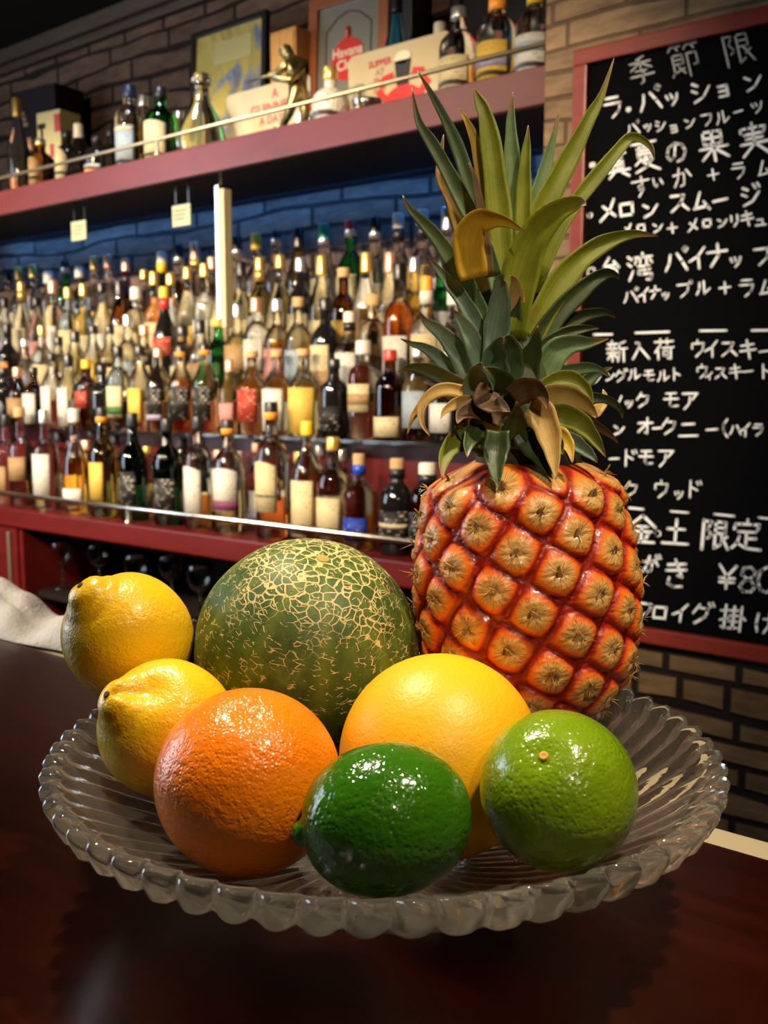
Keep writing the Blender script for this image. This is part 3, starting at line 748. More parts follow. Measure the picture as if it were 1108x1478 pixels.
# brown papery middle with fibres spreading from the point
an_ = t.math('ARCTAN2', du, dz)
cbx = t.n('ShaderNodeCombineXYZ'); t.l(t.math('MULTIPLY', an_, 7.0), cbx.inputs['X']); t.l(t.math('MULTIPLY', dist, 120.0), cbx.inputs['Y'])
tc = t.n('ShaderNodeTexCoord'); sep = t.n('ShaderNodeSeparateXYZ'); t.l(tc.outputs['Object'], sep.inputs[0]); t.l(t.math('MULTIPLY', sep.outputs['Z'], 60.0), cbx.inputs['Z'])
fib = t.noise(cbx.outputs[0], 1.6, 4, 0.6)
dd_ = t.math('ADD', dist, t.math('MULTIPLY', t.math('SUBTRACT', fib, 0.5), 0.009))
mid = t.math('SUBTRACT', 1.0, t.math('SMOOTH_MAX', 0.0, 0.0))
mr = t.n('ShaderNodeMapRange'); mr.interpolation_type = 'SMOOTHSTEP'; mr.inputs['From Min'].default_value = 0.0100; mr.inputs['From Max'].default_value = 0.0056; t.l(dd_, mr.inputs['Value'])
tan = t.ramp(fib, [(0.28, (0.10, 0.045, 0.012)), (0.45, (0.44, 0.23, 0.06)), (0.66, (0.70, 0.46, 0.18))])
c = t.mix(t.math('MULTIPLY', mr.outputs[0], 0.88), ringc, tan)
mr2 = t.n('ShaderNodeMapRange'); mr2.inputs['From Min'].default_value = 0.0026; mr2.inputs['From Max'].default_value = 0.0008; t.l(dd_, mr2.inputs['Value'])
c = t.mix(t.math('MULTIPLY', mr2.outputs[0], 0.85), c, (0.035, 0.016, 0.006))
t.col(c); t.bump(t.math('ADD', t.noise(v, 420, 3), t.math('MULTIPLY', fib, 0.8)), 0.35, 0.0008)
pine = link('pineapple', pine_body(), M['pine'])
pine.matrix_world = Matrix.Translation(PB) @ Matrix.Rotation(math.radians(-3.5), 4, FWD) @ Matrix.Rotation(YAW, 4, 'Z')
PINV = pine.matrix_world.inverted()
tag(pine, 'tall orange pineapple with a green crown standing at the right of the bowl', 'pineapple')
M['bract'] = mat('bract_dry', (0.50, 0.33, 0.13), 0.7, spec=0.2)
t = NT(M['bract']); f = t.noise(t.coord('Object'), 160, 4, 0.7); t.col(t.ramp(f, [(0.3, (0.10, 0.045, 0.015)), (0.55, (0.45, 0.26, 0.09)), (0.75, (0.66, 0.47, 0.22))]))
def bract(a, z, seed):
    """dry fibres spreading from the middle of one eye and its thin point"""
    rs = random.Random(seed); bm = bm_()
    r0 = pr_(z) + 0.0014; n = Vector((math.cos(a), math.sin(a), 0)); tg = Vector((-math.sin(a), math.cos(a), 0)); up = Vector((0, 0, 1))
    # papery flap
    hw = rs.uniform(0.0030, 0.0050); ln = rs.uniform(0.0075, 0.0115)
    base = n*r0 + up*(z - 0.0042)
    ptsL, ptsR = [], []
    K = 5
    for k in range(K+1):
        q = k/K; ww = hw*(1-q)**0.7 + 0.00015; lift = 0.0006 + 0.0034*q*q
        cpt = base + up*(ln*q*0.85) + n*lift + tg*(rs.uniform(-0.0003, 0.0003) + 0.0012*q*q*rs.choice((-1, 1)))
        ptsL.append((bm.verts.new(cpt - tg*ww - n*0.0004), bm.verts.new(cpt + tg*ww - n*0.0004), bm.verts.new(cpt + n*0.0004)))
    for k in range(K):
        A, Bq = ptsL[k], ptsL[k+1]
        for i in range(3): bm.faces.new((A[i], A[(i+1) % 3], Bq[(i+1) % 3], Bq[i]))
    bm.faces.new(ptsL[0]); bm.faces.new(list(reversed(ptsL[-1])))
    mid_ = base + up*(ln*0.5) + n*0.0016
    for k in range(rs.choice((2, 3, 4))):
        dr = (tg*rs.uniform(-1, 1) + up*rs.uniform(-1.0, 0.7) + n*rs.uniform(0.25, 0.8)).normalized(); L = rs.uniform(0.004, 0.0085)
        sag = up*rs.uniform(-0.0015, 0.001)
        tube(bm, [mid_ - n*0.001, mid_ + dr*L*0.5, mid_ + dr*L + sag], [0.00032, 0.00022, 0.00006], 5)
    bmesh.ops.recalc_face_normals(bm, faces=bm.faces)
    return bm
cnt = 0
for i, (a, z) in enumerate(eyes):
    face = math.cos(((a + PI/2 + PI) % (2*PI)) - PI)
    if face > -0.25 and 0.012 < z < PH - 0.006:
        obj('bract', bract(a, z, i), M['bract'], pine); cnt += 1

# crown
AXV = BD + 0.0667
def leaf_mat(name, stops, tipc, tip0, rough=0.36):
    m = mat(name, stops[0], rough, spec=0.4); t = NT(m)
    al = t.attr('along'); ac = t.attr('across'); v = t.coord('Object')
    f = t.noise(v, 60, 4, 0.6); st = t.n('ShaderNodeCombineXYZ'); t.l(t.math('MULTIPLY', ac, 9.0), st.inputs['X']); t.l(t.math('MULTIPLY', al, 1.2), st.inputs['Y'])
    f2 = t.noise(st.outputs[0], 1.5, 3, 0.6)
    c = t.ramp(t.math('ADD', t.math('MULTIPLY', f, 0.5), t.math('MULTIPLY', f2, 0.5)), [(0.3, stops[0]), (0.5, stops[1]), (0.7, stops[2])])
    pt = t.n('ShaderNodeMapRange'); pt.inputs['From Min'].default_value = 0.66; pt.inputs['From Max'].default_value = 0.74; t.l(t.noise(v, 38, 3, 0.6), pt.inputs['Value'])
    c = t.mix(t.math('MULTIPLY', pt.outputs[0], 0.55), c, (0.16, 0.085, 0.02))
    tt = t.math('ADD', al, t.math('MULTIPLY', t.math('SUBTRACT', f, 0.5), 0.22))
    r = t.n('ShaderNodeMapRange'); r.interpolation_type = 'SMOOTHSTEP'; r.inputs['From Min'].default_value = tip0; r.inputs['From Max'].default_value = min(1.02, tip0 + 0.14); t.l(tt, r.inputs['Value'])
    c = t.mix(r.outputs[0], c, t.ramp(f2, [(0.3, tuple(x*0.55 for x in tipc)), (0.7, tipc)]))
    t.col(c); t.bump(f2, 0.25, 0.001); return m
LM = {
 'g': leaf_mat('leaf_green', ((0.045, 0.085, 0.032), (0.11, 0.175, 0.068), (0.21, 0.27, 0.13)), (0.30, 0.20, 0.06), 0.80),
 'w': leaf_mat('leaf_grey_green', ((0.05, 0.095, 0.065), (0.15, 0.22, 0.155), (0.29, 0.37, 0.28)), (0.20, 0.09, 0.04), 0.80),
 'y': leaf_mat('leaf_yellow_green', ((0.085, 0.11, 0.008), (0.17, 0.19, 0.014), (0.26, 0.27, 0.03)), (0.32, 0.20, 0.06), 0.80),
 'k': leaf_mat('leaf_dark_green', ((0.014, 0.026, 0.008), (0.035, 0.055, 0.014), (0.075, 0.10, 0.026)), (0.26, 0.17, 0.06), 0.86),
 'o': leaf_mat('leaf_yellow', ((0.34, 0.19, 0.012), (0.46, 0.28, 0.02), (0.54, 0.36, 0.05)), (0.42, 0.26, 0.08), 0.85),
 'd': leaf_mat('leaf_dry', ((0.22, 0.12, 0.028), (0.44, 0.27, 0.075), (0.62, 0.43, 0.16)), (0.58, 0.42, 0.20), 0.85, 0.6),
 'b': leaf_mat('leaf_brown', ((0.030, 0.013, 0.007), (0.075, 0.035, 0.014), (0.15, 0.085, 0.03)), (0.20, 0.11, 0.04), 0.8, 0.55),
}
# each leaf: kind, width in px, depth at base and tip (m, minus = nearer), roll, points base..tip
LEAVES = [
 ('g', 27, .012, .022, -20, '722,425 688,300 668,235 650,188 625,140 602,102'),
 ('g', 26, .000, .005, -15, '725,440 700,355 668,290 643,242 622,205 607,182 600,160 594,126'),
 ('o', 23, .010, .012, 10, '716,380 702,300 697,255 690,222 683,196 672,172 661,156'),
 ('y', 40, .004, .008, 5, '728,420 722,330 716,270 708,206 700,165 690,142 684,128'),
 ('g', 33, .014, .016, 0, '742,400 741,330 740,262 738,210 737,170 740,133'),
 ('y', 28, .002, .004, -8, '752,420 755,340 755,290 757,242 760,208 762,181'),
 ('g', 30, .010, .016, 15, '752,410 764,340 775,288 786,245 797,205 808,155'),
 ('y', 40, .004, .012, 18, '752,430 772,345 790,290 810,250 832,208 852,168 868,138 886,84'),
 ('y', 25, .016, .024, 12, '770,420 805,335 834,288 866,248 893,215 909,199 925,201 938,212 944,228'),
 ('y', 58, -.014, -.034, -6, '736,490 744,430 757,372 778,330 806,304 834,292 846,296'),
 ('o', 50, -.018, -.032, 14, '684,402 678,370 676,345 687,322 705,318 728,320 757,334'),
 ('b', 18, -.010, -.012, 30, '706,400 700,350 696,316 690,280 684,252 676,234'),
 ('d', 25, .016, .022, -20, '700,420 676,362 662,325 650,285 638,262 634,244 637,215 640,194'),
 ('g', 31, .000, .008, -18, '722,520 694,455 668,402 646,366 624,336 603,314 590,300 581,282'),
 ('w', 27, -.008, -.004, -12, '716,540 690,475 668,434 648,408 632,388 618,371'),
 ('y', 44, .002, .010, 14, '750,515 779,460 806,412 832,380 860,358 890,344 918,338 950,341'),
 ('k', 36, .000, .008, 16, '755,545 780,490 806,452 834,424 858,404 876,396 888,398 894,404'),
 ('k', 29, .006, .012, 20, '768,540 790,500 813,474 838,458 862,452 878,453 888,459'),
 ('k', 27, -.002, .004, 10, '764,545 782,508 804,488 828,478 848,474 864,474'),
 ('g', 52, -.012, -.010, 8, '752,580 770,555 788,528 804,507 826,497 850,495 878,489'),
 ('w', 40, -.016, -.030, -8, '712,520 716,480 720,450 722,425 722,404 728,397'),
 ('d', 34, -.010, -.026, 25, '735,500 742,460 744,430 742,408 736,398'),
 ('w', 50, -.022, -.042, -4, '714,575 713,545 714,520 718,500 724,486'),
 ('g', 40, -.020, -.044, 12, '735,560 737,530 738,508 734,492 727,487'),
 ('w', 48, -.020, -.042, -10, '694,600 689,575 688,550 690,535 694,524'),
 ('k', 46, -.022, -.048, 20, '722,600 728,575 726,555 714,540 698,530'),
 ('w', 35, -.006, -.004, -14, '706,590 684,556 664,516 648,492 630,475 614,464 604,449'),
 ('w', 27, -.002, .004, -18, '702,590 672,562 650,535 630,514 612,502 596,497 578,489'),
 ('w', 33, -.012, -.014, -6, '706,560 693,518 682,492 672,472 662,458 653,446'),
 ('k', 33, -.008, -.006, -22, '706,600 672,568 645,550 625,538 606,532 590,531 573,537'),
 ('d', 22, -.014, -.022, -20, '702,590 672,568 642,564 620,572 604,590 594,606 588,626'),
 ('d', 19, -.020, -.030, 10, '700,585 664,564 636,562 616,574 607,592 609,612 620,629'),
 ('d', 20, -.024, -.036, -10, '702,590 682,582 664,580 650,587 641,594 636,604'),
 ('b', 36, -.030, -.046, 15, '728,606 706,592 688,590 672,594 664,602 660,611'),
 ('y', 46, -.026, -.048, -12, '734,640 712,628 688,626 664,634 648,648 640,668 638,692'),
 ('g', 40, -.024, -.038, 10, '714,650 696,640 680,632 668,624 657,616'),
 ('k', 40, -.036, -.050, 0, '718,620 716,645 715,662 716,682 719,706'),
 ('d', 46, -.034, -.050, 8, '762,585 776,594 788,614 795,640 799,665 802,692'),
 ('y', 40, -.022, -.034, 14, '784,602 810,601 832,608 848,622 862,640 874,660'),
 ('d', 42, -.018, -.028, 18, '770,590 798,574 820,574 838,580 852,590 862,602'),
 ('y', 25, -.014, -.020, 10, '770,575 796,551 822,546 838,554 848,568 852,584 853,602'),
 ('g', 25, -.006, -.004, 14, '770,570 800,546 826,535 848,531 866,534 880,545'),
 ('k', 18, -.006, -.004, 16, '800,596 830,580 852,575 872,576 888,584 896,594 898,604'),
 ('b', 22, -.012, -.012, 20, '790,600 820,597 842,604 862,616 880,628 892,640'),
 ('o', 30, -.034, -.046, -10, '784,622 800,626 814,634 822,648 826,668'),
 ('w', 25, -.026, -.036, 10, '800,625 824,636 842,648 854,658 862,668'),
 ('b', 40, -.032, -.048, 12, '738,575 756,564 772,563 784,572 790,592'),
 ('b', 44, -.034, -.050, -10, '712,560 704,572 708,580 722,586 736,594'),
 ('k', 42, -.030, -.044, 0, '752,620 764,635 776,652 786,668 795,688'),
 ('d', 20, .004, .010, -10, '842,600 858,594 868,584 872,572 870,562'),
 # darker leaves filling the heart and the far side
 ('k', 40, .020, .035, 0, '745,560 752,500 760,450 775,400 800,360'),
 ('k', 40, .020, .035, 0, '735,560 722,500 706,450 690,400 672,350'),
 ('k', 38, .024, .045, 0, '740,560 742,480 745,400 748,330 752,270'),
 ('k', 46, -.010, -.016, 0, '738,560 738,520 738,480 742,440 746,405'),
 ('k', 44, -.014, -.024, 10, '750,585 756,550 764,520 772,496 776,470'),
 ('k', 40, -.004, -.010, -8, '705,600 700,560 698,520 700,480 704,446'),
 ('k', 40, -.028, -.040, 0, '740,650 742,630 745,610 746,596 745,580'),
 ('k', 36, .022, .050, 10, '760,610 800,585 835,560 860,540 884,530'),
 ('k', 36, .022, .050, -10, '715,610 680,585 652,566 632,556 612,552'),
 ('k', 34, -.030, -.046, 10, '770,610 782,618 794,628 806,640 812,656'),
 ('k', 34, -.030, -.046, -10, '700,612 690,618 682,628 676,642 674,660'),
]
def catmull(P, n):
    Q = [P[0]*2 - P[1]] + P + [P[-1]*2 - P[-2]]; out = []
    S = len(P) - 1
    for i in range(n+1):
        u = i/n*S; k = min(int(u), S-1); f = u - k
        a, b_, c_, d = Q[k], Q[k+1], Q[k+2], Q[k+3]
        out.append(0.5*((2*b_) + (c_-a)*f + (2*a-5*b_+4*c_-d)*f*f + (3*b_-a-3*c_+d)*f**3))
    return out
def leaf_mesh(kind, wpx, d0, d1, roll, pts):
    P2 = [tuple(float(x) for x in p.split(',')) for p in pts.split()]
    n = len(P2); P = []
    for i, (x, y) in enumerate(P2):
        q = i/(n-1); P.append(at_v(x, y, AXV + d0 + (d1-d0)*q**1.3))
    N = 22; path = catmull(P, N)
    wm_ = wpx*AXV/FPX*0.45
    verts, faces, al, ac = [], [], [], []
    cols = [-1, -0.66, -0.33, 0, 0.33, 0.66, 1]
    for k, p in enumerate(path):
        q = k/N
        T = (path[min(k+1, N)] - path[max(k-1, 0)]).normalized()
        vd = (Vector((0, 0, CAMZ)) - p).normalized()
        Nn = (vd - T*vd.dot(T)); Nn = Nn.normalized() if Nn.length > 1e-4 else T.orthogonal().normalized()
        Nn = Matrix.Rotation(math.radians(roll*(0.4 + q)), 3, T) @ Nn
        S_ = T.cross(Nn).normalized()
        wv_ = wm_*(0.80 + 0.25*math.sin(min(q/0.35, 1)*PI/2))*(1 - q**1.9) + 0.00025
        wv_ *= 1 + 0.05*math.sin(q*23 + wpx)
        th = 0.0011*(1 - 0.6*q)
        for side in (0, 1):
            for c_ in cols:
                dep = 0.42*wv_*(1 - abs(c_)**1.6)*(-1)
                o_ = S_*c_*wv_ + Nn*(dep - (th*(1.15 - abs(c_)) if side else 0))
                verts.append(p + o_); al.append(q); ac.append(c_)
    m = len(cols)
    for k in range(N):
        a0 = k*2*m; b0 = (k+1)*2*m
        for i in range(m-1):
            faces.append((a0+i, a0+i+1, b0+i+1, b0+i)); faces.append((a0+m+i+1, a0+m+i, b0+m+i, b0+m+i+1))
        faces.append((a0+m, a0, b0, b0+m)); faces.append((a0+m-1, a0+2*m-1, b0+2*m-1, b0+m-1))
    for i in range(m-1):
        faces.append((i+1, i, m+i, m+i+1)); e_ = N*2*m; faces.append((e_+i, e_+i+1, e_+m+i+1, e_+m+i))
    me = bpy.data.meshes.new('leaf'); me.from_pydata([tuple(PINV @ v_) for v_ in verts], [], faces); me.update()
    for nm, arr in (('along', al), ('across', ac)):
        x = me.attributes.new(nm, 'FLOAT', 'POINT'); x.data.foreach_set('value', arr)
    for p in me.polygons: p.use_smooth = True
    return me
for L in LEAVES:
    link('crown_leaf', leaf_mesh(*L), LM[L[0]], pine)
# the short stem the leaves grow from
bm = bm_(); ax = [at_v(x, y, AXV) for x, y in ((764, 690), (756, 640), (748, 580), (740, 500), (738, 430), (738, 380))]
tube(bm, [PINV @ p for p in ax], [0.030, 0.026, 0.020, 0.014, 0.008, 0.003], 16)
obj('crown_stem', bm, mat('crown_stem', (0.03, 0.035, 0.012), 0.7), pine)
#@@PART3
# ------------------------------------------------------------------ bottles
def glass(name, col, rough=0.025, ior=1.52): return mat(name, col, rough, trans=1.0, ior=ior, spec=0.6)
GL = {
 'clear': glass('glass_clear', (0.95, 0.96, 0.93)), 'green': glass('glass_green', (0.03, 0.36, 0.07)), 'dark green': glass('glass_dark_green', (0.006, 0.045, 0.018)),
 'brown': glass('glass_brown', (0.17, 0.055, 0.012)), 'black': mat('glass_black', (0.006, 0.005, 0.005), 0.08, coat=0.4), 'olive': glass('glass_olive', (0.26, 0.24, 0.07)),
 'blue': glass('glass_blue', (0.10, 0.45, 0.60)),
}
LQ = {'amber': glass('spirit_amber', (0.92, 0.60, 0.20)), 'gold': glass('spirit_gold', (0.96, 0.80, 0.42)), 'pale': glass('spirit_pale', (0.92, 0.88, 0.62)), 'clear': glass('spirit_clear', (0.95, 0.96, 0.94)),
 'red': glass('spirit_red_brown', (0.55, 0.15, 0.04)), 'dark': glass('spirit_dark', (0.42, 0.17, 0.05)), 'orange': glass('spirit_orange', (0.95, 0.50, 0.08))}
def label_mat(name, c, ink=None):
    m = mat(name, c, 0.6, spec=0.25); t = NT(m)
    ink = ink or tuple(x*0.35 for x in c)
    tc = t.n('ShaderNodeTexCoord'); sp = t.n('ShaderNodeSeparateXYZ'); t.l(tc.outputs['Object'], sp.inputs[0])
    cb = t.n('ShaderNodeCombineXYZ'); t.l(sp.outputs['X'], cb.inputs['X']); t.l(sp.outputs['Z'], cb.inputs['Y'])
    br = t.n('ShaderNodeTexBrick'); br.inputs['Scale'].default_value = 1; br.inputs['Brick Width'].default_value = 0.013; br.inputs['Row Height'].default_value = 0.0085; br.inputs['Mortar Size'].default_value = 0.0032; br.inputs['Mortar Smooth'].default_value = 0.4
    t.l(cb.outputs[0], br.inputs['Vector'])
    gate = t.noise(tc.outputs['Object'], 55, 1, 0.4)
    f = t.math('MULTIPLY', t.math('SUBTRACT', 1.0, br.outputs['Fac']), t.ramp(gate, [(0.50, (0, 0, 0)), (0.56, (1, 1, 1))]))
    t.col(t.mix(t.math('MULTIPLY', f, 0.55), c, ink)); return m
LB = {'cream': label_mat('label_cream', (0.401, 0.331, 0.191)), 'white': label_mat('label_white', (0.401, 0.382, 0.341)), 'yellow': label_mat('label_yellow', (0.421, 0.276, 0.050), (0.3, 0.12, 0.02)),
 'black': label_mat('label_black', (0.007, 0.006, 0.005), (0.55, 0.50, 0.42)), 'red': label_mat('label_red', (0.211, 0.023, 0.011), (0.65, 0.35, 0.25)), 'blue': label_mat('label_blue', (0.006, 0.023, 0.211), (0.6, 0.6, 0.7)),
 'tan': label_mat('label_tan', (0.241, 0.150, 0.070)), 'orange': label_mat('label_orange', (0.351, 0.100, 0.015), (0.9, 0.7, 0.4)), 'silver': label_mat('label_silver', (0.211, 0.251, 0.281)), 'pink': label_mat('label_pink', (0.331, 0.150, 0.135)), 'purple': label_mat('label_purple', (0.120, 0.025, 0.070)), 'green': label_mat('label_green', (0.025, 0.081, 0.020)), 'lilac': label_mat('label_lilac', (0.201, 0.181, 0.261))}
CP = {'black': mat('cap_black', (0.010, 0.009, 0.010), 0.3), 'gold': mat('cap_gold', (0.72, 0.46, 0.12), 0.3, 0.75), 'cork': mat('cap_cork', (0.40, 0.25, 0.115), 0.8), 'white': mat('cap_white', (0.56, 0.51, 0.43), 0.45), 'silver': mat('cap_silver', (0.66, 0.65, 0.63), 0.28, 0.9),
 'red': mat('cap_red', (0.40, 0.03, 0.02), 0.35), 'green': mat('cap_green', (0.012, 0.20, 0.11), 0.35), 'yellow': mat('cap_yellow', (0.60, 0.38, 0.015), 0.4), 'blue': mat('cap_blue', (0.01, 0.05, 0.36), 0.35), 'copper': mat('cap_copper', (0.70, 0.36, 0.22), 0.35, 0.7), 'orange': mat('cap_orange', (0.75, 0.28, 0.03), 0.45), 'navy': mat('cap_navy', (0.012, 0.016, 0.05), 0.3)}
SHAPES = {   # (radius, height) fractions of the glass body, cap start, cap radius, superellipse of the body
 'standard': ([(0.93, 0.0), (1, 0.012), (1, 0.30), (1, 0.56), (0.97, 0.595), (0.80, 0.64), (0.55, 0.69), (0.42, 0.73), (0.37, 0.79), (0.36, 0.92)], 0.865, 0.41, 2.0),
 'round': ([(0.90, 0.0), (1, 0.015), (1, 0.30), (1, 0.52), (0.985, 0.58), (0.90, 0.645), (0.70, 0.70), (0.46, 0.735), (0.37, 0.77), (0.36, 0.92)], 0.875, 0.42, 2.0),
 'squat': ([(0.93, 0.0), (1, 0.015), (1, 0.30), (1, 0.53), (0.94, 0.58), (0.72, 0.66), (0.48, 0.74), (0.34, 0.80), (0.30, 0.84), (0.34, 0.93)], 0.885, 0.40, 2.0),
 'square': ([(0.95, 0.0), (1, 0.012), (1, 0.30), (1, 0.58), (0.96, 0.62), (0.72, 0.66), (0.46, 0.70), (0.37, 0.74), (0.36, 0.80), (0.36, 0.92)], 0.855, 0.42, 5.0),
 'slim': ([(0.93, 0.0), (1, 0.012), (1, 0.30), (1, 0.50), (0.96, 0.56), (0.82, 0.63), (0.62, 0.71), (0.47, 0.78), (0.40, 0.84), (0.38, 0.93)], 0.83, 0.43, 2.0),
 'bulb': ([(0.80, 0.0), (0.90, 0.02), (0.99, 0.18), (1.0, 0.32), (0.94, 0.45), (0.78, 0.56), (0.52, 0.65), (0.38, 0.72), (0.35, 0.80), (0.35, 0.92)], 0.87, 0.42, 2.0),
 'apothecary': ([(0.93, 0.0), (1, 0.015), (1, 0.30), (1, 0.60), (0.97, 0.66), (0.83, 0.715), (0.56, 0.75), (0.40, 0.775), (0.38, 0.81), (0.40, 0.92)], 0.86, 0.50, 2.0),
}
ORD = ['first', 'second', 'third', 'fourth', 'fifth', 'sixth', 'seventh', 'eighth', 'ninth', 'tenth', 'eleventh', 'twelfth', 'thirteenth', 'fourteenth', 'fifteenth', 'sixteenth', 'seventeenth', 'eighteenth', 'nineteenth', 'twentieth', 'twenty-first', 'twenty-second', 'twenty-third', 'twenty-fourth', 'twenty-fifth', 'twenty-sixth', 'twenty-seventh', 'twenty-eighth', 'twenty-ninth', 'thirtieth', 'thirty-first', 'thirty-second', 'thirty-third', 'thirty-fourth', 'thirty-fifth', 'thirty-sixth']
LIQN = {'amber': 'of amber spirit', 'gold': 'of golden spirit', 'pale': 'of pale spirit', 'clear': 'of colourless spirit', 'red': 'of red-brown spirit', 'dark': 'of dark spirit', 'orange': 'of orange spirit'}
def arc(bm, r, z0, z1, a0, a1, n=14, th=0.0006, sq=2.0, shape=None):
    """a paper label wrapped round the front of a bottle"""
    rows = []
    for k in range(n+1):
        a = a0 + (a1-a0)*k/n; c, s = math.cos(a), math.sin(a)
        q = 1.0/((abs(c)**sq + abs(s)**sq)**(1.0/sq)) if sq != 2.0 else 1.0
        u = (2*k/n - 1)
        if shape == 'oval':
            h = math.sqrt(max(0.0, 1 - u*u))*0.5; zm = (z0+z1)/2; b0, b1 = zm - (z1-z0)*max(h, 0.03), zm + (z1-z0)*max(h, 0.03)
        elif shape == 'arch': b0, b1 = z0, z1 - (z1-z0)*0.10*u*u
        else: b0, b1 = z0, z1
        rows.append([bm.verts.new(((r+d)*q*c, (r+d)*q*s, z)) for d, z in ((0, b0), (th, b0), (th, b1), (0, b1))])
    for k in range(n):
        for i in range(4):
            j = (i+1) % 4; bm.faces.new((rows[k][i], rows[k+1][i], rows[k+1][j], rows[k][j]))
    bm.faces.new(rows[0]); bm.faces.new(list(reversed(rows[-1])))
    bmesh.ops.recalc_face_normals(bm, faces=bm.faces)
def bottle(name, label, loc, h, r, shape='standard', gl='clear', liq='amber', fill=0.62, cap='black', lab='white', l0=0.12, l1=0.46, lw=64, group=None, band=None, cap2=None, lshape=None, rot=0.0, back=None, foil=None):
    root = thing(name, label, 'bottle', loc, rot, group)
    prof, c0, cr, sq = SHAPES[shape]
    P = [(a*r, z*h) for a, z in prof]
    # insert the liquid level
    zf = fill*h; pts, mi = [], []
    for k in range(len(P)-1):
        pts.append(P[k]); 
        if P[k][1] < zf < P[k+1][1]:
            f = (zf - P[k][1])/(P[k+1][1]-P[k][1]); pts.append((P[k][0] + (P[k+1][0]-P[k][0])*f, zf))
    pts.append(P[-1])
    ex = []
    for q, z in pts: ex.append(sq if (z < 0.62*h and sq != 2.0) else 2.0)
    for k in range(len(pts)-1): mi.append(1 if pts[k+1][1] <= zf + 1e-6 else 0)
    bm = bm_(); lathe(bm, pts, 24, ex, mi)
    lm = LQ[liq] if gl == 'clear' else GL[gl]
    obj('glass_body', bm, [GL[gl], lm], root)
    bm = bm_(); rc = cr*r; z0 = c0*h
    if cap == 'cork' and not foil:
        lathe(bm, [(rc*1.02, z0 + 0.035*h), (rc*1.06, z0 + 0.04*h), (rc*1.06, h*0.995), (rc*0.98, h)], 16)
    else: lathe(bm, [(rc, z0), (rc*1.0, z0 + 0.004), (rc*0.98, h*0.985), (rc*0.86, h)], 16)
    obj('cap', bm, CP[cap], root)
    if cap2:
        bm = bm_(); zb = z0 - 0.004*h
        lathe(bm, [(rc*1.03, zb), (rc*1.04, zb + 0.045*h), (rc*1.03, zb + 0.05*h)], 16); obj('neck_band', bm, CP[cap2], root)
    if foil:
        bm = bm_(); lathe(bm, [(rc*1.05, z0 - 0.08*h), (rc*1.05, z0 + 0.02*h)], 16); obj('neck_foil', bm, CP[foil], root)
    if lab:
        sqv = sq; a = math.radians(lw); bm = bm_()
        arc(bm, r*1.004, l0*h, l1*h, -PI/2 - a, -PI/2 + a, 14, 0.0006, sqv, lshape)
        o = obj('label', bm, LB[lab], root)
        if band:
            bm = bm_(); zc = l0*h + (l1-l0)*h*band[1]; arc(bm, r*1.004 + 0.0007, zc, zc + (l1-l0)*h*band[2], -PI/2 - a*0.98, -PI/2 + a*0.98, 14, 0.0004, sqv); obj('label_band', bm, LB[band[0]], o)
    if back:
        bm = bm_(); arc(bm, r*1.004, l0*h + 0.01, l1*h - 0.005, PI/2 - 1.25, PI/2 + 0.2, 12, 0.0006, sq); obj('back_label', bm, LB[back], root)
    return root

def describe(sp, where):
    gl = sp.get('gl', 'clear'); liq = sp.get('liq', 'amber')
    s = ('clear bottle ' + LIQN[liq]) if gl == 'clear' else ('%s glass bottle' % gl)
    s += ', %s cap' % sp.get('cap', 'black')
    if sp.get('lab', 'white'): s += ', %s label' % sp.get('lab', 'white')
    return s + ', ' + where
def S(px, top, r=None, **k): k.update(px=px, top=top); k['r'] = r; return k

ROW1 = [  # front row on the low shelf, read off from left to right
 S(8, 598, liq='gold', cap='black', lab='tan', shape='standard'), S(27, 588, liq='dark', cap='cork', lab='tan', shape='standard', l0=.26, l1=.50, gl='clear'),
 S(63, 592, liq='pale', cap='silver', lab='white', shape='standard', l0=.10, l1=.56), S(106, 590, liq='orange', cap='white', lab='white', shape='bulb', l0=.08, l1=.24, fill=.52),
 S(146, 588, gl='olive', cap='black', cap2='orange', lab='yellow', shape='standard', l0=.16, l1=.50), S(190, 596, gl='dark green', cap='black', lab='black', shape='standard', l0=.12, l1=.46),
 S(240, 604, gl='dark green', cap='black', lab='black', shape='round', l0=.12, l1=.44), S(285, 600, liq='dark', cap='black', lab='white', shape='round', l0=.12, l1=.56, fill=.30, lshape='arch', back='cream'),
 S(328, 606, liq='pale', cap='black', cap2='orange', lab='white', shape='round', l0=.20, l1=.58, band=('purple', .02, .22), lshape='arch', back='cream'),
 S(391, 580, liq='red', cap='black', cap2='orange', lab='cream', shape='round', l0=.20, l1=.57, band=('black', .30, .04), lshape='arch', back='silver', r=.041),
 S(443, 608, liq='amber', cap='yellow', lab='cream', shape='squat', l0=.06, l1=.52, fill=.56), S(518, 655, liq='orange', cap='cork', foil='blue', lab='blue', shape='standard', l0=.10, l1=.34, r=.036),
 S(574, 662, gl='black', cap='cork', foil='black', lab='black', shape='round', l0=.12, l1=.46, band=('cream', .5, .12)), S(616, 668, gl='brown', cap='white', foil='black', lab='black', shape='apothecary', l0=.12, l1=.5, lshape='oval'),
]
ROW1B = [S(84, 600, liq='pale', cap='black', lab='cream'), S(165, 610, liq='dark', cap='black', lab='cream'), S(262, 615, gl='black', cap='black', lab='white'), S(370, 612, liq='pale', cap='copper', lab='white', band=('lilac', .0, .35)), S(462, 640, liq='red', cap='silver', lab='cream'), S(492, 648, liq='amber', cap='silver', lab='white', shape='apothecary')]
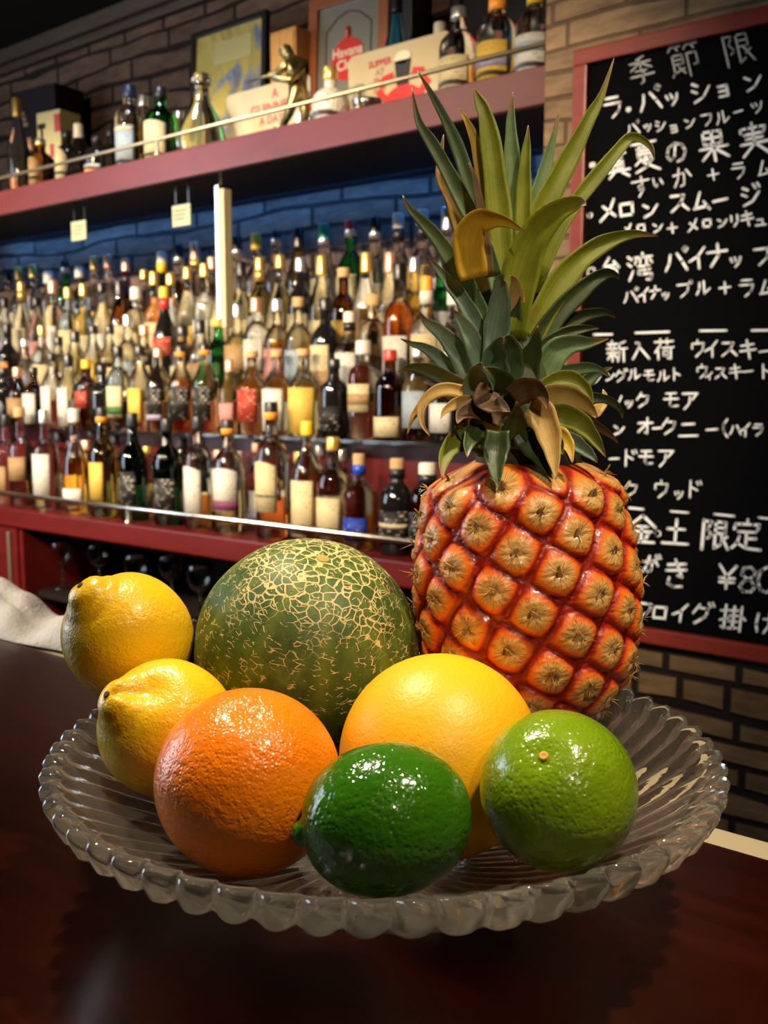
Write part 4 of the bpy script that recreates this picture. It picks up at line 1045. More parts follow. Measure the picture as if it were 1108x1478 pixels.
ROW2 = [
 S(6, 556, gl='black', cap='black', lab='silver', lshape='oval'), S(26, 560, gl='brown', cap='copper', lab='tan'), S(48, 540, gl='brown', cap='black', lab='white', l0=.05, l1=.55, lw=45), S(74, 510, liq='pale', cap='black', lab='white', l0=.05, l1=.55, lw=48), S(98, 512, liq='pale', cap='black', lab='white', l0=.03, l1=.54, lw=52),
 S(124, 520, gl='brown', cap='yellow', lab='red', l0=.30, l1=.55, shape='round'), S(147, 540, gl='black', cap='black', lab=None), S(170, 500, liq='pale', cap='black', lab='cream', band=('green', .1, .25), shape='round'), S(201, 500, liq='gold', cap='black', lab='yellow', l0=.10, l1=.50, shape='squat'),
 S(228, 503, liq='gold', cap='copper', lab='black', l0=.14, l1=.52, shape='squat', band=('lilac', .0, .16)), S(260, 500, liq='red', cap='black', cap2='orange', lab='black', l0=.14, l1=.52, shape='squat'), S(295, 497, liq='pale', cap='black', cap2='orange', lab='black', l0=.14, l1=.52, shape='squat', back='cream'),
 S(331, 520, liq='amber', cap='copper', lab='pink', l0=.1, l1=.42, shape='slim', r=.030), S(363, 507, liq='gold', cap='cork', lab='red', l0=.16, l1=.55, shape='squat', r=.039), S(399, 506, liq='pale', cap='cork', lab='white', l0=.06, l1=.55, shape='squat', r=.038), S(438, 504, liq='gold', cap='cork', lab='yellow', l0=.05, l1=.56, shape='squat', r=.0395),
 S(482, 520, gl='black', cap='black', lab='black', l0=.1, l1=.4, shape='round'), S(524, 492, liq='pale', cap='white', lab='cream', l0=.28, l1=.56, shape='apothecary', band=('tan', .25, .40)), S(563, 505, gl='brown', cap='red', lab='cream', l0=.04, l1=.26, shape='round', r=.038), S(606, 498, liq='dark', cap='silver', lab='silver', l0=.14, l1=.52, shape='standard'), S(642, 510, gl='black', cap='white', lab='white')]
ROW3 = [
 S(10, 468, gl='black', cap='black', lab='orange', l0=.3, l1=.5), S(36, 490, liq='clear', cap='silver', lab='lilac', shape='bulb'), S(60, 470, liq='pale', cap='gold', lab='cream'), S(84, 486, liq='clear', cap='black', lab='white'), S(108, 478, liq='pale', cap='black', lab=None), S(134, 470, liq='gold', cap='black', lab='yellow'), S(158, 470, liq='pale', cap='black', lab='cream'),
 S(184, 455, liq='clear', cap='silver', lab='silver'), S(208, 470, liq='amber', cap='copper', lab='cream'), S(238, 405, gl='black', cap='yellow', foil='red', lab='red', l0=.4, l1=.56), S(264, 470, liq='dark', cap='black', lab='cream'), S(290, 462, liq='pale', cap='black', lab='tan'), S(312, 455, gl='green', cap='orange', lab='green'), S(343, 440, liq='gold', cap='silver', lab='tan', l0=.3, l1=.58),
 S(370, 430, liq='orange', cap='copper', lab='white', l0=.3, l1=.6), S(398, 432, liq='orange', cap='silver', lab='pink', shape='round'), S(428, 430, liq='pale', cap='cork', lab='silver', shape='round'), S(478, 430, gl='black', cap='black', lab='cream', l0=.10, l1=.55, r=.0395, shape='round', band=('tan', .0, .45)), S(510, 450, liq='pale', cap='white', foil='black', lab='white', l0=.1, l1=.55),
 S(545, 425, liq='red', cap='cork', lab=None, shape='apothecary'), S(577, 372, liq='red', cap='black', lab='white', l0=.15, l1=.48, fill=.70, shape='round', r=.0395), S(607, 400, liq='pale', cap='orange', foil='white', lab='cream', l0=.3, l1=.55), S(638, 420, liq='pale', cap='white', lab='cream')]
ROW4 = [
 S(6, 430, liq='clear', cap='black', lab='lilac'), S(30, 402, liq='gold', cap='gold', foil='gold', lab='cream'), S(52, 430, liq='clear', cap='black', lab='pink'), S(76, 405, liq='pale', cap='copper', lab='white'), S(98, 415, liq='gold', cap='gold', lab='cream'), S(120, 410, liq='pale', cap='gold', lab='cream'), S(146, 408, liq='clear', cap='black', lab='white'), S(172, 405, gl='brown', cap='black', lab='cream'), S(196, 415, liq='pale', cap='white', lab='cream', lshape='arch'), S(222, 392, liq='amber', cap='gold', lab='cream'),
 S(250, 395, liq='pale', cap='gold', lab='white', l0=.2, l1=.6), S(276, 385, liq='gold', cap='gold', lab='yellow'), S(300, 380, liq='pale', cap='gold', lab='white'), S(326, 375, liq='amber', cap='silver', lab='cream'), S(350, 378, liq='dark', cap='black', lab='cream'), S(378, 372, gl='olive', cap='gold', foil='gold', lab='white'), S(408, 368, liq='dark', cap='gold', lab='cream'), S(434, 372, gl='black', cap='silver', lab='cream', shape='round'), S(458, 370, liq='pale', cap='gold', lab='cream', back='cream'), S(490, 388, gl='brown', cap='cork', lab='yellow', shape='round'), S(520, 366, liq='amber', cap='gold', lab='tan', shape='slim'), S(552, 366, liq='pale', cap='copper', lab='cream'), S(596, 372, liq='gold', cap='silver', lab='yellow', back='black'), S(630, 376, gl='green', cap='black', lab='white', r=.0395, shape='round')]
ROW5 = [
 S(12, 378, liq='clear', cap='black', lab='white'), S(24, 373, liq='clear', cap='gold', lab='cream'), S(47, 371, liq='pale', cap='gold', lab='cream'), S(70, 392, liq='clear', cap='white', lab='pink'), S(93, 368, gl='green', cap='black', lab='cream', cap2='silver'), S(114, 385, liq='clear', cap='white', lab='silver'), S(136, 361, liq='clear', cap='gold', lab='yellow'), S(154, 362, liq='pale', cap='copper', lab='cream'), S(181, 373, gl='brown', cap='copper', lab='cream'), S(208, 390, liq='amber', cap='gold', lab='cream'), S(233, 364, gl='black', cap='white', foil='yellow', lab='orange', l0=.25, l1=.5, shape='round'), S(260, 346, liq='dark', cap='black', cap2='silver', lab='white'), S(284, 333, liq='gold', cap='copper', foil='gold', lab='cream', shape='slim'), S(299, 372, liq='amber', cap='copper', lab='white'),
 S(341, 331, liq='amber', cap='black', cap2='silver', lab='cream', shape='slim'), S(369, 330, liq='pale', cap='yellow', lab='cream'), S(398, 326, liq='dark', cap='black', cap2='silver', lab='cream'), S(430, 306, gl='olive', cap='black', lab='cream', shape='slim'), S(467, 316, liq='pale', cap='green', cap2='silver', lab='cream', l0=.2, l1=.55), S(506, 309, gl='green', cap='red', cap2='silver', lab='cream', l0=.15, l1=.56, shape='round', r=.039), S(541, 312, liq='pale', cap='black', cap2='silver', lab='white'), S(576, 302, liq='gold', cap='white', foil='black', lab='cream', l0=.2, l1=.58), S(609, 296, liq='amber', cap='white', foil='black', lab='yellow', l0=.2, l1=.58), S(645, 300, liq='clear', cap='silver', lab='white')]

def place_row(specs, Y, z, where, group, hmin, hmax, rdef, shapes, after='from left'):
    out = []
    for s in specs:
        p = at(s['px'], s['top'], Y); h = min(max(p.z - z, hmin), hmax)
        out.append([p.x, h, s['r'] or rdef, s])
    out.sort(key=lambda q: q[0])
    lim = PX0 - 0.045
    for _ in range(3000):
        for i in range(len(out)-1):
            need = out[i][2] + out[i+1][2] + 0.003; gap = out[i+1][0] - out[i][0]
            if gap < need:
                d = (need-gap)/2; out[i][0] -= d; out[i+1][0] += d
    # fill wide gaps so the row reads as densely packed
    caps = ['black', 'gold', 'silver', 'copper', 'white', 'black']; labs = ['cream', 'white', 'yellow', 'cream', 'silver', 'tan']; liqs = ['pale', 'amber', 'gold', 'clear', 'pale', 'gold']
    full = []
    for i, q in enumerate(out):
        full.append(q)
        if i < len(out)-1:
            a = q[0] + q[2]; c_ = out[i+1][0] - out[i+1][2]; n = int((c_ - a)/(2*rdef + 0.004))
            for k in range(n):
                x = a + (c_ - a)*(k + 0.5)/n
                full.append([x, rnd.uniform(hmin*1.05, (hmin+hmax)/2), rdef, dict(cap=rnd.choice(caps), lab=rnd.choice(labs), liq=rnd.choice(liqs))])
    for i, (x, h, r, s) in enumerate(full):
        k = {a: b_ for a, b_ in s.items() if a not in ('px', 'top', 'r')}
        k.setdefault('shape', rnd.choice(shapes)); k.setdefault('fill', rnd.uniform(0.25, 0.66)); k.setdefault('l0', rnd.uniform(0.10, 0.16)); k.setdefault('l1', rnd.uniform(0.42, 0.52))
        bottle('liquor_bottle', describe(k, '%s %s %s' % (ORD[i], after, where)), (x, Y, z + 0.0006), h, r, rot=rnd.uniform(-0.25, 0.35), group=group, **k)
    return len(full)
ALLS = ['standard', 'standard', 'round', 'squat', 'slim', 'apothecary']
tot = 0
tot += place_row(ROW1, 1.698, SZ, 'in front row', 'bottles in the front row of the low shelf', .19, .335, .0395, ALLS)
tot += place_row(ROW1B, 1.786, SZ, 'behind front row', 'bottles behind the front row of the low shelf', .19, .232, .034, ALLS)
for (Y, dz), R_, wh, gp in zip(TIERS, (ROW2, ROW3, ROW4, ROW5), ('on glass ledge', 'on lowest pale step', 'on middle pale step', 'on top pale step'), ('bottles on the glass ledge', 'bottles on the lowest step', 'bottles on the middle step', 'bottles on the top step')):
    hm = (.19, .30) if dz < -.05 else (.20, .33)
    tot += place_row(R_, Y, CAMZ + dz, wh, gp, hm[0], hm[1], .0365, ALLS)
print('bottles', tot)

# ------------------------------------------------------------------ souvenirs on the top shelf
def sx(px, Y): return at(px, 150, Y).x
def top(px, py, Y): return at(px, py, Y).z - TZ
def shelf_bottle(name, label, px, py, Y, r, **k):
    return bottle(name, label, (sx(px, Y), Y, TZ + 0.0006), max(top(px, py, Y), 0.08), r, group=k.pop('group', 'bottles on the top shelf'), **k)
shelf_bottle('liquor_bottle', 'tall pale bottle at the far left end of the top shelf', 24, 142, 1.80, .034, shape='slim', liq='pale', cap='gold', lab=None, fill=.5)
shelf_bottle('liquor_bottle', 'clear bottle with an orange neck seal in front of the dark emblem box', 43, 200, 1.88, .032, shape='slim', liq='pale', cap='copper', lab='orange', fill=.6)
shelf_bottle('liquor_bottle', 'small brown bottle with an oval tan label and silver cap on the top shelf', 56, 202, 1.68, .036, shape='round', gl='brown', cap='silver', cap2='gold', lab='tan', l0=.08, l1=.62, lw=56, lshape='oval')
shelf_bottle('liquor_bottle', 'dark bottle with a grey-blue label next to the small brown bottle on the top shelf', 77, 232, 1.74, .030, gl='black', cap='black', lab='lilac')
shelf_bottle('liquor_bottle', 'black bottle with a black cap and long oval yellow label on the top shelf', 94, 190, 1.685, .034, gl='black', cap='black', lab='cream', shape='round', l0=.05, l1=.66, lw=58, lshape='oval')
shelf_bottle('liquor_bottle', 'black bottle with a cream capsule beside the oval yellow label on the top shelf', 112, 180, 1.775, .034, gl='black', cap='white', foil='white', lab=None, shape='slim')
shelf_bottle('liquor_bottle', 'short dark bottle with white and orange labels on the top shelf', 138, 198, 1.695, .036, gl='black', cap='black', lab='white', band=('orange', .1, .6), l0=.04, l1=.32, shape='round')
shelf_bottle('liquor_bottle', 'dark bottle with a black cap and gold crest left of the blue-capped bottle', 158, 186, 1.80, .034, gl='black', cap='black', lab='tan', l0=.42, l1=.56, lw=30)
shelf_bottle('liquor_bottle', 'amber bottle with a tall navy cap and grey pointed label on the top shelf', 187, 124, 1.705, .040, liq='amber', cap='navy', lab='silver', l0=.10, l1=.52, shape='apothecary', fill=.56, band=('cream', .86, .10))
shelf_bottle('liquor_bottle', 'clear bottle with a glass stopper behind the navy-capped amber bottle', 207, 138, 1.82, .036, liq='clear', cap='silver', lab=None, shape='round')
shelf_bottle('liquor_bottle', 'green bottle with a black cap and pale rounded label near the glass decanter', 232, 127, 1.71, .045, gl='green', cap='black', lab='cream', l0=.06, l1=.56, shape='round', lshape='arch')
shelf_bottle('liquor_bottle', 'small olive bottle half hidden between the green bottle and the decanter', 258, 162, 1.80, .032, gl='olive', cap='silver', lab=None)
shelf_bottle('liquor_bottle', 'clear bottle with white cap peeking out above the red crab sign', 634, 34, 1.93, .036, liq='amber', cap='white', lab=None)
shelf_bottle('liquor_bottle', 'slim teal blue bottle behind the crab sign', 572, -20, 1.90, .033, gl='blue', cap='black', lab='silver', l0=.30, l1=.36, shape='slim')
shelf_bottle('rum_bottle', 'round-shouldered clear bottle of amber rum next to the crab sign', 661, 12, 1.70, .040, liq='amber', cap='silver', lab='cream', l0=.10, l1=.44, fill=.36, shape='round', group='rum bottles by the pillar')
shelf_bottle('rum_bottle', 'clear rum bottle with a yellow and blue label and an orange neck ring', 716, -14, 1.70, .040, liq='amber', cap='blue', foil='orange', lab='yellow', band=('lilac', .38, .22), l0=.06, l1=.46, fill=.45, shape='round', group='rum bottles by the pillar')
shelf_bottle('rum_bottle', 'rum bottle by the pillar with white and blue label and yellow neck ring', 770, -22, 1.70, .038, liq='clear', cap='blue', foil='yellow', lab='white', band=('silver', .55, .25), l0=.06, l1=.46, fill=.5, shape='round', group='rum bottles by the pillar')
shelf_bottle('liquor_bottle', 'small clear bottle between the two labelled rum bottles', 740, 62, 1.79, .030, liq='amber', cap='silver', lab='white', shape='squat')

# glass decanter
dx = sx(291, 1.70); hD = top(291, 108, 1.70)
dec = thing('glass_decanter', 'wide clear glass decanter with a flat round lip in front of the map', 'decanter', (dx, 1.70, TZ + 0.0006))
bm = bm_(); P_ = [(.052, 0), (.060, .012), (.064, .04), (.058, .085), (.044, .135), (.028, .175), (.019, .20), (.018, .225), (.024, .238)]
k_ = (hD - .022)/.238; lathe(bm, [(r, z*k_) for r, z in P_], 28); obj('glass_body', bm, GL['clear'], dec)
bm = bm_(); lathe(bm, [(.013, .239*k_), (.024, .243*k_), (.026, .25*k_), (.020, .268*k_), (.004, .272*k_)], 20); obj('stopper', bm, GL['clear'], dec)

# dark box with an emblem and two cream cards with red corners
bx = sx(52, 1.98)
o = thing('gift_box', 'dark gift box with a faint gold emblem at the left end of the top shelf', 'box', (bx, 1.98, TZ + 0.0006), 0.1)
bm = bm_(); box(bm, -.055, .17, -.06, .06, 0, top(60, 128, 1.95), .003); obj('carton', bm, M['dark'], o, False)
bm = bm_(); arc(bm, 0.001, 0, 0, 0, 1, 4); bm.free(); bm = bm_()
zE = top(60, 128, 1.95)*0.72
for k in range(3): box(bm, -.030 + .008*k, .030 - .008*k, -.0618, -.0602, zE + .018*k, zE + .012 + .018*k)
obj('emblem', bm, mat('emblem_gold', (0.22, 0.15, 0.08), 0.5), o, False)
bx = sx(78, 1.84); hb = top(90, 163, 1.84)
o = thing('liqueur_carton', 'cream carton with red corners and a big dark letter, standing in the dark bottles', 'box', (bx, 1.84, TZ + 0.0006), 0.12)
bm = bm_(); box(bm, -.035, .070, -.04, .04, 0, hb, .002); obj('carton', bm, mat('carton_cream', (0.42, 0.35, 0.15), 0.55), o, False)
bm = bm_(); box(bm, -.018, -.008, -.0415, -.0402, hb*.52, hb*.82); box(bm, -.030, .004, -.0415, -.0402, hb*.82, hb*.88); obj('printed_letter', bm, M['dark'], o, False)
bm = bm_(); 
for q in ((.045, .0702, hb*.76, hb*.95), (.022, .038, hb*.5, hb*.64)): box(bm, q[0], q[1], -.0415, -.0402, q[2], q[3])
obj('red_corner', bm, mat('carton_red', (0.32, 0.02, 0.02), 0.5), o, False)

def text(name, body, size, m, parent, loc, rot=(PI/2, 0, 0), align='CENTER', ext=0.0004, bold=0.0):
    cu = bpy.data.curves.new(name, 'FONT'); cu.body = body; cu.size = size; cu.align_x = align; cu.extrude = ext; cu.offset = bold; cu.resolution_u = 4
    o = bpy.data.objects.new(name, cu); C.objects.link(o); me = bpy.data.meshes.new_from_object(o); bpy.data.objects.remove(o); me.materials.clear(); o = link(name, me, m, parent); o.location = loc; o.rotation_euler = rot; return o
M['sign_cream'] = mat('sign_cream', (0.36, 0.30, 0.17), 0.4)
t = NT(M['sign_cream']); t.col(t.ramp(t.noise(t.coord('Object'), 5, 3), [(0.35, (0.38, 0.29, 0.13)), (0.65, (0.38, 0.325, 0.22))]))
M['ink_red'] = mat('ink_red', (0.34, 0.022, 0.01), 0.5); M['ink_crab'] = mat('ink_crab', (0.42, 0.010, 0.005), 0.45); M['ink_black'] = mat('ink_black', (0.010, 0.009, 0.009), 0.4); M['ink_dim'] = mat('ink_dim', (0.22, 0.15, 0.08), 0.5)
def plaque(w_, h_, r_, th, m, parent):
    bm = bm_(); n = 8; pts = []
    for cx_, cz_, a0 in ((w_-r_, h_-r_, 0), (r_, h_-r_, PI/2), (r_, r_, PI), (w_-r_, r_, 1.5*PI)):
        for k in range(n+1):
            a = a0 + PI/2*k/n; pts.append((cx_ + r_*math.cos(a), cz_ + r_*math.sin(a)))
    A = [bm.verts.new((x, 0, z)) for x, z in pts]; Bq = [bm.verts.new((x, th, z)) for x, z in pts]
    bm.faces.new(A); bm.faces.new(list(reversed(Bq)))
    for i in range(len(pts)):
        j = (i+1) % len(pts); bm.faces.new((A[i], Bq[i], Bq[j], A[j]))
    bmesh.ops.recalc_face_normals(bm, faces=bm.faces)
    return obj('plate', bm, m, parent, False)
def disc(bm, cx_, cz_, rx_, rz_, y0, y1, n=24):
    A = [bm.verts.new((cx_ + rx_*math.cos(2*PI*k/n), y0, cz_ + rz_*math.sin(2*PI*k/n))) for k in range(n)]
    Bq = [bm.verts.new((v_.co.x, y1, v_.co.z)) for v_ in A]
    bm.faces.new(A); bm.faces.new(list(reversed(Bq)))
    for i in range(n): bm.faces.new((A[i], Bq[i], Bq[(i+1) % n], A[(i+1) % n]))
# cream sign with red words, behind the statue
Y = 1.78; x0, x1 = sx(326, Y), sx(448, Y); hs = top(330, 138, Y)
sg = thing('bar_sign', 'cream tin sign with red words and a black glass drawn low, behind the bronze statue', 'sign', (x0, Y, TZ + 0.0006)); ws = x1 - x0
plaque(ws, hs, .016, .004, M['sign_cream'], sg)
text('lettering', 'A', .030, M['ink_red'], sg, (ws*.60, -.0006, hs*.80), bold=.0003)
text('lettering', 'GUINNESS', .034, M['ink_red'], sg, (ws*.58, -.0006, hs*.60), bold=.0003)
text('lettering', 'A DAY', .027, M['ink_red'], sg, (ws*.55, -.0006, hs*.45), bold=.0003)
bm = bm_(); box(bm, ws*.42, ws*.80, -.0012, -.0002, hs*.05, hs*.20); disc(bm, ws*.60, hs*.27, .026, .018, -.0012, -.0002); obj('drawing', bm, M['ink_black'], sg, False)
bm = bm_(); disc(bm, ws*.60, hs*.20, .030, .010, -.0020, -.0013); obj('drawing', bm, M['white'], sg, False)
# cream sign with the red crab
Y = 1.80; x0, x1 = sx(503, Y), sx(648, Y); hs = top(507, 82, Y)
sg = thing('bar_sign', 'cream tin sign with a red crab holding a dark pint glass', 'sign', (x0, Y, TZ + 0.0006)); ws = x1 - x0
plaque(ws, hs, .016, .004, M['sign_cream'], sg)
for q, (s_, m_) in enumerate((('SUPPER', 'ink_red'), ('AT', 'ink_dim'), ('THE', 'ink_red'), ('BAY', 'ink_dim'))):
    text('lettering', s_, .020, M[m_], sg, (ws*.33, -.0006, hs*(.80 - .105*q)), bold=.0006)
bm = bm_(); disc(bm, ws*.56, hs*.30, .056, .042, -.0012, -.0002); box(bm, ws*.52, ws*.64, -.0012, -.0002, hs*.05, hs*.2)
for s in (-1, 1):
    pts = [(ws*.56 + s*.046, -.0008, hs*.38), (ws*.56 + s*.068, -.0008, hs*.50), (ws*.56 + s*.052, -.0008, hs*.62), (ws*.56 + s*.026, -.0008, hs*.66)]
    tube(bm, pts, [.010, .012, .012, .008], 6)
    for k in range(3): tube(bm, [(ws*.56 + s*.045, -.0008, hs*(.28 - .04*k)), (ws*.56 + s*.085, -.0008, hs*(.34 - .08*k)), (ws*.56 + s*.098, -.0008, hs*(.24 - .08*k))], .0035, 6)
for v_ in bm.verts: v_.co.y = max(-.0016, min(-.0002, v_.co.y))
obj('crab_drawing', bm, M['ink_crab'], sg, False)
bm = bm_(); vs = [bm.verts.new((ws*.56 + x, y, z)) for y in (-.0026, -.0017) for x, z in ((-.016, hs*.52), (.016, hs*.52), (.022, hs*.80), (-.022, hs*.80))]
bm.faces.new(vs[:4]); bm.faces.new(list(reversed(vs[4:])))
for i in range(4): bm.faces.new((vs[i], vs[4+i], vs[4+(i+1) % 4], vs[(i+1) % 4]))
obj('pint_drawing', bm, M['ink_black'], sg, False)
bm = bm_(); disc(bm, ws*.56, hs*.83, .022, .014, -.0026, -.0017); obj('pint_head', bm, mat('pint_cream', (0.62, 0.50, 0.36), 0.5), sg, False)

# pictures leaning on the wall
def picture(name, label, pxa, pxb, pytop, Y, fm, fw, pm, depth=.018, lean=.05):
    xa, xb = sx(pxa, Y), sx(pxb, Y); h = top((pxa+pxb)/2, pytop, Y)
    o = thing(name, label, 'picture', (xa, Y, TZ + 0.0006)); o.rotation_euler = (-lean, 0, 0); w_ = xb - xa
    for nm, q in (('frame_rail', (0, fw, 0, h)), ('frame_rail', (w_-fw, w_, 0, h)), ('frame_rail', (fw, w_-fw, 0, fw)), ('frame_rail', (fw, w_-fw, h-fw, h))):
        bm = bm_(); box(bm, q[0], q[1], -depth, 0, q[2], q[3], .002); obj(nm, bm, fm, o, False)
    bm = bm_(); box(bm, fw, w_-fw, -depth*.55, -.001, fw, h-fw); p = obj('picture_panel', bm, pm, o, False)
    return o, w_, h
M['map'] = mat('map_print', (0.5, 0.4, 0.1), 0.35)
t = NT(M['map']); v = t.coord('Object', (1, 1, 0.7)); f = t.noise(v, 9.0, 5, 0.6, 0.6); f2 = t.noise(v, 30, 3)
t.col(t.mix(t.ramp(f2, [(0.45, (0, 0, 0)), (0.75, (0.5, 0.5, 0.5))]), t.ramp(f, [(0.36, (0.10, 0.14, 0.24)), (0.42, (0.20, 0.24, 0.30)), (0.46, (0.42, 0.34, 0.08)), (0.60, (0.52, 0.42, 0.12)), (0.72, (0.16, 0.10, 0.04))]), (0.22, 0.16, 0.06)))
M['frame_black'] = mat('frame_black', (0.010, 0.008, 0.007), 0.35)
o, w_, h_ = picture('framed_map', 'framed map print in yellow and blue with a black frame on the top shelf', 276, 384, 30, 1.965, M['frame_black'], .016, M['map'])
bm = bm_(); box(bm, w_*.30, w_*.80, -.0112, -.0102, h_*.76, h_*.90, 0); obj('title_panel', bm, mat('map_title', (0.46, 0.40, 0.16), 0.5), o, False)
bm = bm_(); disc(bm, w_*.80, h_*.40, .012, .012, -.0118, -.0105); obj('seal', bm, mat('map_seal', (0.55, 0.14, 0.04), 0.5), o, False)
M['mirror_grey'] = mat('mirror_grey', (0.25, 0.235, 0.20), 0.25, 0.3)
M['frame_wood'] = wood_mat('frame_wood', (0.20, 0.055, 0.018), (0.30, 0.09, 0.03), 0.4, (12, 12, 3))
o, w_, h_ = picture('framed_mirror', 'wood framed bar mirror with a round red emblem on the top shelf', 446, 560, -18, 1.955, M['frame_wood'], .030, M['mirror_grey'])
bm = bm_(); disc(bm, w_*.50, h_*.60, .052, .052, -.0125, -.0102, 32); lathe(bm, [(.004, h_*.60 + .05), (.007, h_*.60 + .066), (.002, h_*.60 + .078)], 8, None, None, w_*.5, -.0145); obj('emblem', bm, mat('emblem_red', (0.50, 0.022, 0.014), 0.4), o, False)
text('lettering', 'Havana', .034, mat('ink_cream', (0.75, 0.68, 0.50), 0.5), o, (w_*.5, -.0128, h_*.60 + .006), bold=.0003)
text('lettering', 'Club', .036, mat('ink_cream', (0.75, 0.68, 0.50), 0.5), o, (w_*.5, -.0128, h_*.60 - .026), bold=.0003)
bm = bm_()
for q in ((.055, .059, .10, h_-.09), (w_-.059, w_-.055, .10, h_-.09)): box(bm, q[0], q[1], -.0112, -.0102, q[2], q[3])
tube(bm, [(.057, -.0107, h_-.09), (w_*.36, -.0107, h_-.062), (w_*.5, -.0107, h_-.052), (w_*.64, -.0107, h_-.062), (w_-.057, -.0107, h_-.09)], .002, 6)
obj('border_line', bm, mat('border_dark', (0.03, 0.025, 0.02), 0.5), o, False)
o, w_, h_ = picture('framed_print', 'large black framed dark print behind the rum bottles', 652, 800, -40, 1.99, M['frame_black'], .02, mat('print_dark', (0.012, 0.010, 0.010), 0.25))
bm = bm_(); box(bm, w_*.25, w_*.55, -.0112, -.0102, h_*.45, h_*.55); obj('print_block', bm, mat('print_red', (0.16, 0.035, 0.02), 0.5), o, False)
xa, xb = sx(566, 1.99), sx(604, 1.99)
bm = bm_(); box(bm, 0, xb - xa, -.03, .03, 0, .36, .003); o = obj('gift_box', bm, M['frame_black'], None, False, (xa, 1.99, TZ + .0006)); tag(o, 'tall plain black box behind the teal bottle', 'box')

# wooden presentation box
xa, xb = sx(391, 1.90), sx(428, 1.90)
o = thing('wooden_box', 'upright orange-brown wooden presentation box behind the bronze statue', 'box', (xa, 1.90, TZ + .0006)); hb = top(405, 44, 1.90)
bm = bm_(); box(bm, 0, xb - xa, 0, .06, 0, hb, .002); obj('carcass', bm, wood_mat('box_wood', (0.42, 0.19, 0.04), (0.58, 0.28, 0.07), 0.45, (14, 14, 3)), o, False)
bm = bm_(); box(bm, .006, xb - xa - .006, -.003, -.0004, .01, hb - .01, .001); obj('lid', bm, wood_mat('box_lid', (0.50, 0.24, 0.05), (0.62, 0.32, 0.08), 0.45, (14, 14, 3)), o, False)

# white golf-ball shaped bottle
Y = 1.70; gx = sx(477, Y); zt = top(477, 97, Y)
M['ceramic'] = mat('white_ceramic', (0.46, 0.42, 0.35), 0.35, coat=0.3); t = NT(M['ceramic'])
vo = t.n('ShaderNodeTexVoronoi', Scale=95.0); t.l(t.coord('Object'), vo.inputs['Vector']); t.bump(t.math('MINIMUM', vo.outputs['Distance'], 0.5), 0.9, 0.004)
o = thing('ball_bottle', 'white ball-shaped ceramic bottle with dimples and a gold stopper', 'bottle', (gx, Y, TZ + .0006))
bm = bm_(); rb = zt*.335; pr = [(rb*.55, 0), (rb*.60, rb*.06)] + [(max(rb*math.cos(a), .014), rb*1.02 + rb*math.sin(a)) for a in [(-0.95 + k*(2.42)/20) for k in range(21)]] + [(.014, zt*.80)]
lathe(bm, pr, 32); obj('ball_body', bm, M['ceramic'], o)
bm = bm_(); lathe(bm, [(.0148, zt*.78), (.0165, zt*.80), (.0165, zt*.97), (.013, zt)], 18); obj('stopper', bm, CP['gold'], o)
bm = bm_(); arc(bm, rb*1.004, rb*.85, rb*1.15, -PI/2 - .75, -PI/2 - .45, 6, .0012); obj('red_mark', bm, M['ink_red'], o)
# small steel dish
o = tag(obj('steel_dish', (lambda b_: (lathe(b_, [(.020, 0), (.022, .002), (.034, .022), (.036, .030), (.033, .030), (.020, .006)], 24), b_)[1])(bm_()), M['steel'], None, True, (sx(531, 1.665), 1.665, TZ + .0006)), 'small shiny steel dish below the crab sign', 'dish')

# bronze statue of a standing man, both arms swung out to one side
Y = 1.69
M['bronze'] = mat('bronze', (0.30, 0.22, 0.09), 0.32, 0.9); t = NT(M['bronze']); t.col(t.ramp(t.noise(t.coord('Object'), 28, 4), [(0.35, (0.10, 0.10, 0.055)), (0.65, (0.42, 0.29, 0.10))]))
stx = sx(430, Y); so = Vector((stx, Y, TZ + .0006))
stat = thing('bronze_statue', 'bronze statue of a standing man swinging both arms out to the side', 'statue', so)
def J(px, py, dy=0.0): return at(px, py, Y + dy) - so
zf = .012
jt = {'pelvis': J(432, 132), 'waist': J(430, 118), 'chest': J(426, 100, -.004), 'neck': J(419, 84), 'head1': J(413, 76), 'head2': J(410, 66),
 'shl': J(414, 93, -.030), 'ell': J(399, 106, -.034), 'hal': J(386, 110, -.032), 'shr': J(439, 93, .020), 'elr': J(420, 116, -.040), 'har': J(392, 112, -.038),
 'hipl': J(426, 138, -.010), 'knl': J(415, 168, -.016), 'hipr': J(439, 138, .010), 'knr': J(440, 168, .012)}
for s_, px, dy in (('l', 407, -.018), ('r', 437, .020)):
    a = J(px, 196, dy); a.z = .022; jt['an'+s_] = a; b_ = a + Vector((-.020, -.010, 0)); b_.z = .016; jt['to'+s_] = b_
rad = {'pelvis': 0.0221, 'waist': 0.0195, 'chest': 0.0273, 'neck': 0.0104, 'head1': 0.0175, 'head2': 0.0163, 'shl': 0.0130, 'ell': 0.0084, 'hal': 0.0078, 'shr': 0.0130, 'elr': 0.0084, 'har': 0.0078, 'hipl': 0.0163, 'knl': 0.0111, 'hipr': 0.0163, 'knr': 0.0111, 'anl': 0.0078, 'tol': 0.0065, 'anr': 0.0078, 'tor': 0.0065}
ed = [('pelvis', 'waist'), ('waist', 'chest'), ('chest', 'neck'), ('neck', 'head1'), ('head1', 'head2'), ('chest', 'shl'), ('shl', 'ell'), ('ell', 'hal'), ('chest', 'shr'), ('shr', 'elr'), ('elr', 'har'), ('pelvis', 'hipl'), ('hipl', 'knl'), ('knl', 'anl'), ('anl', 'tol'), ('pelvis', 'hipr'), ('hipr', 'knr'), ('knr', 'anr'), ('anr', 'tor')]
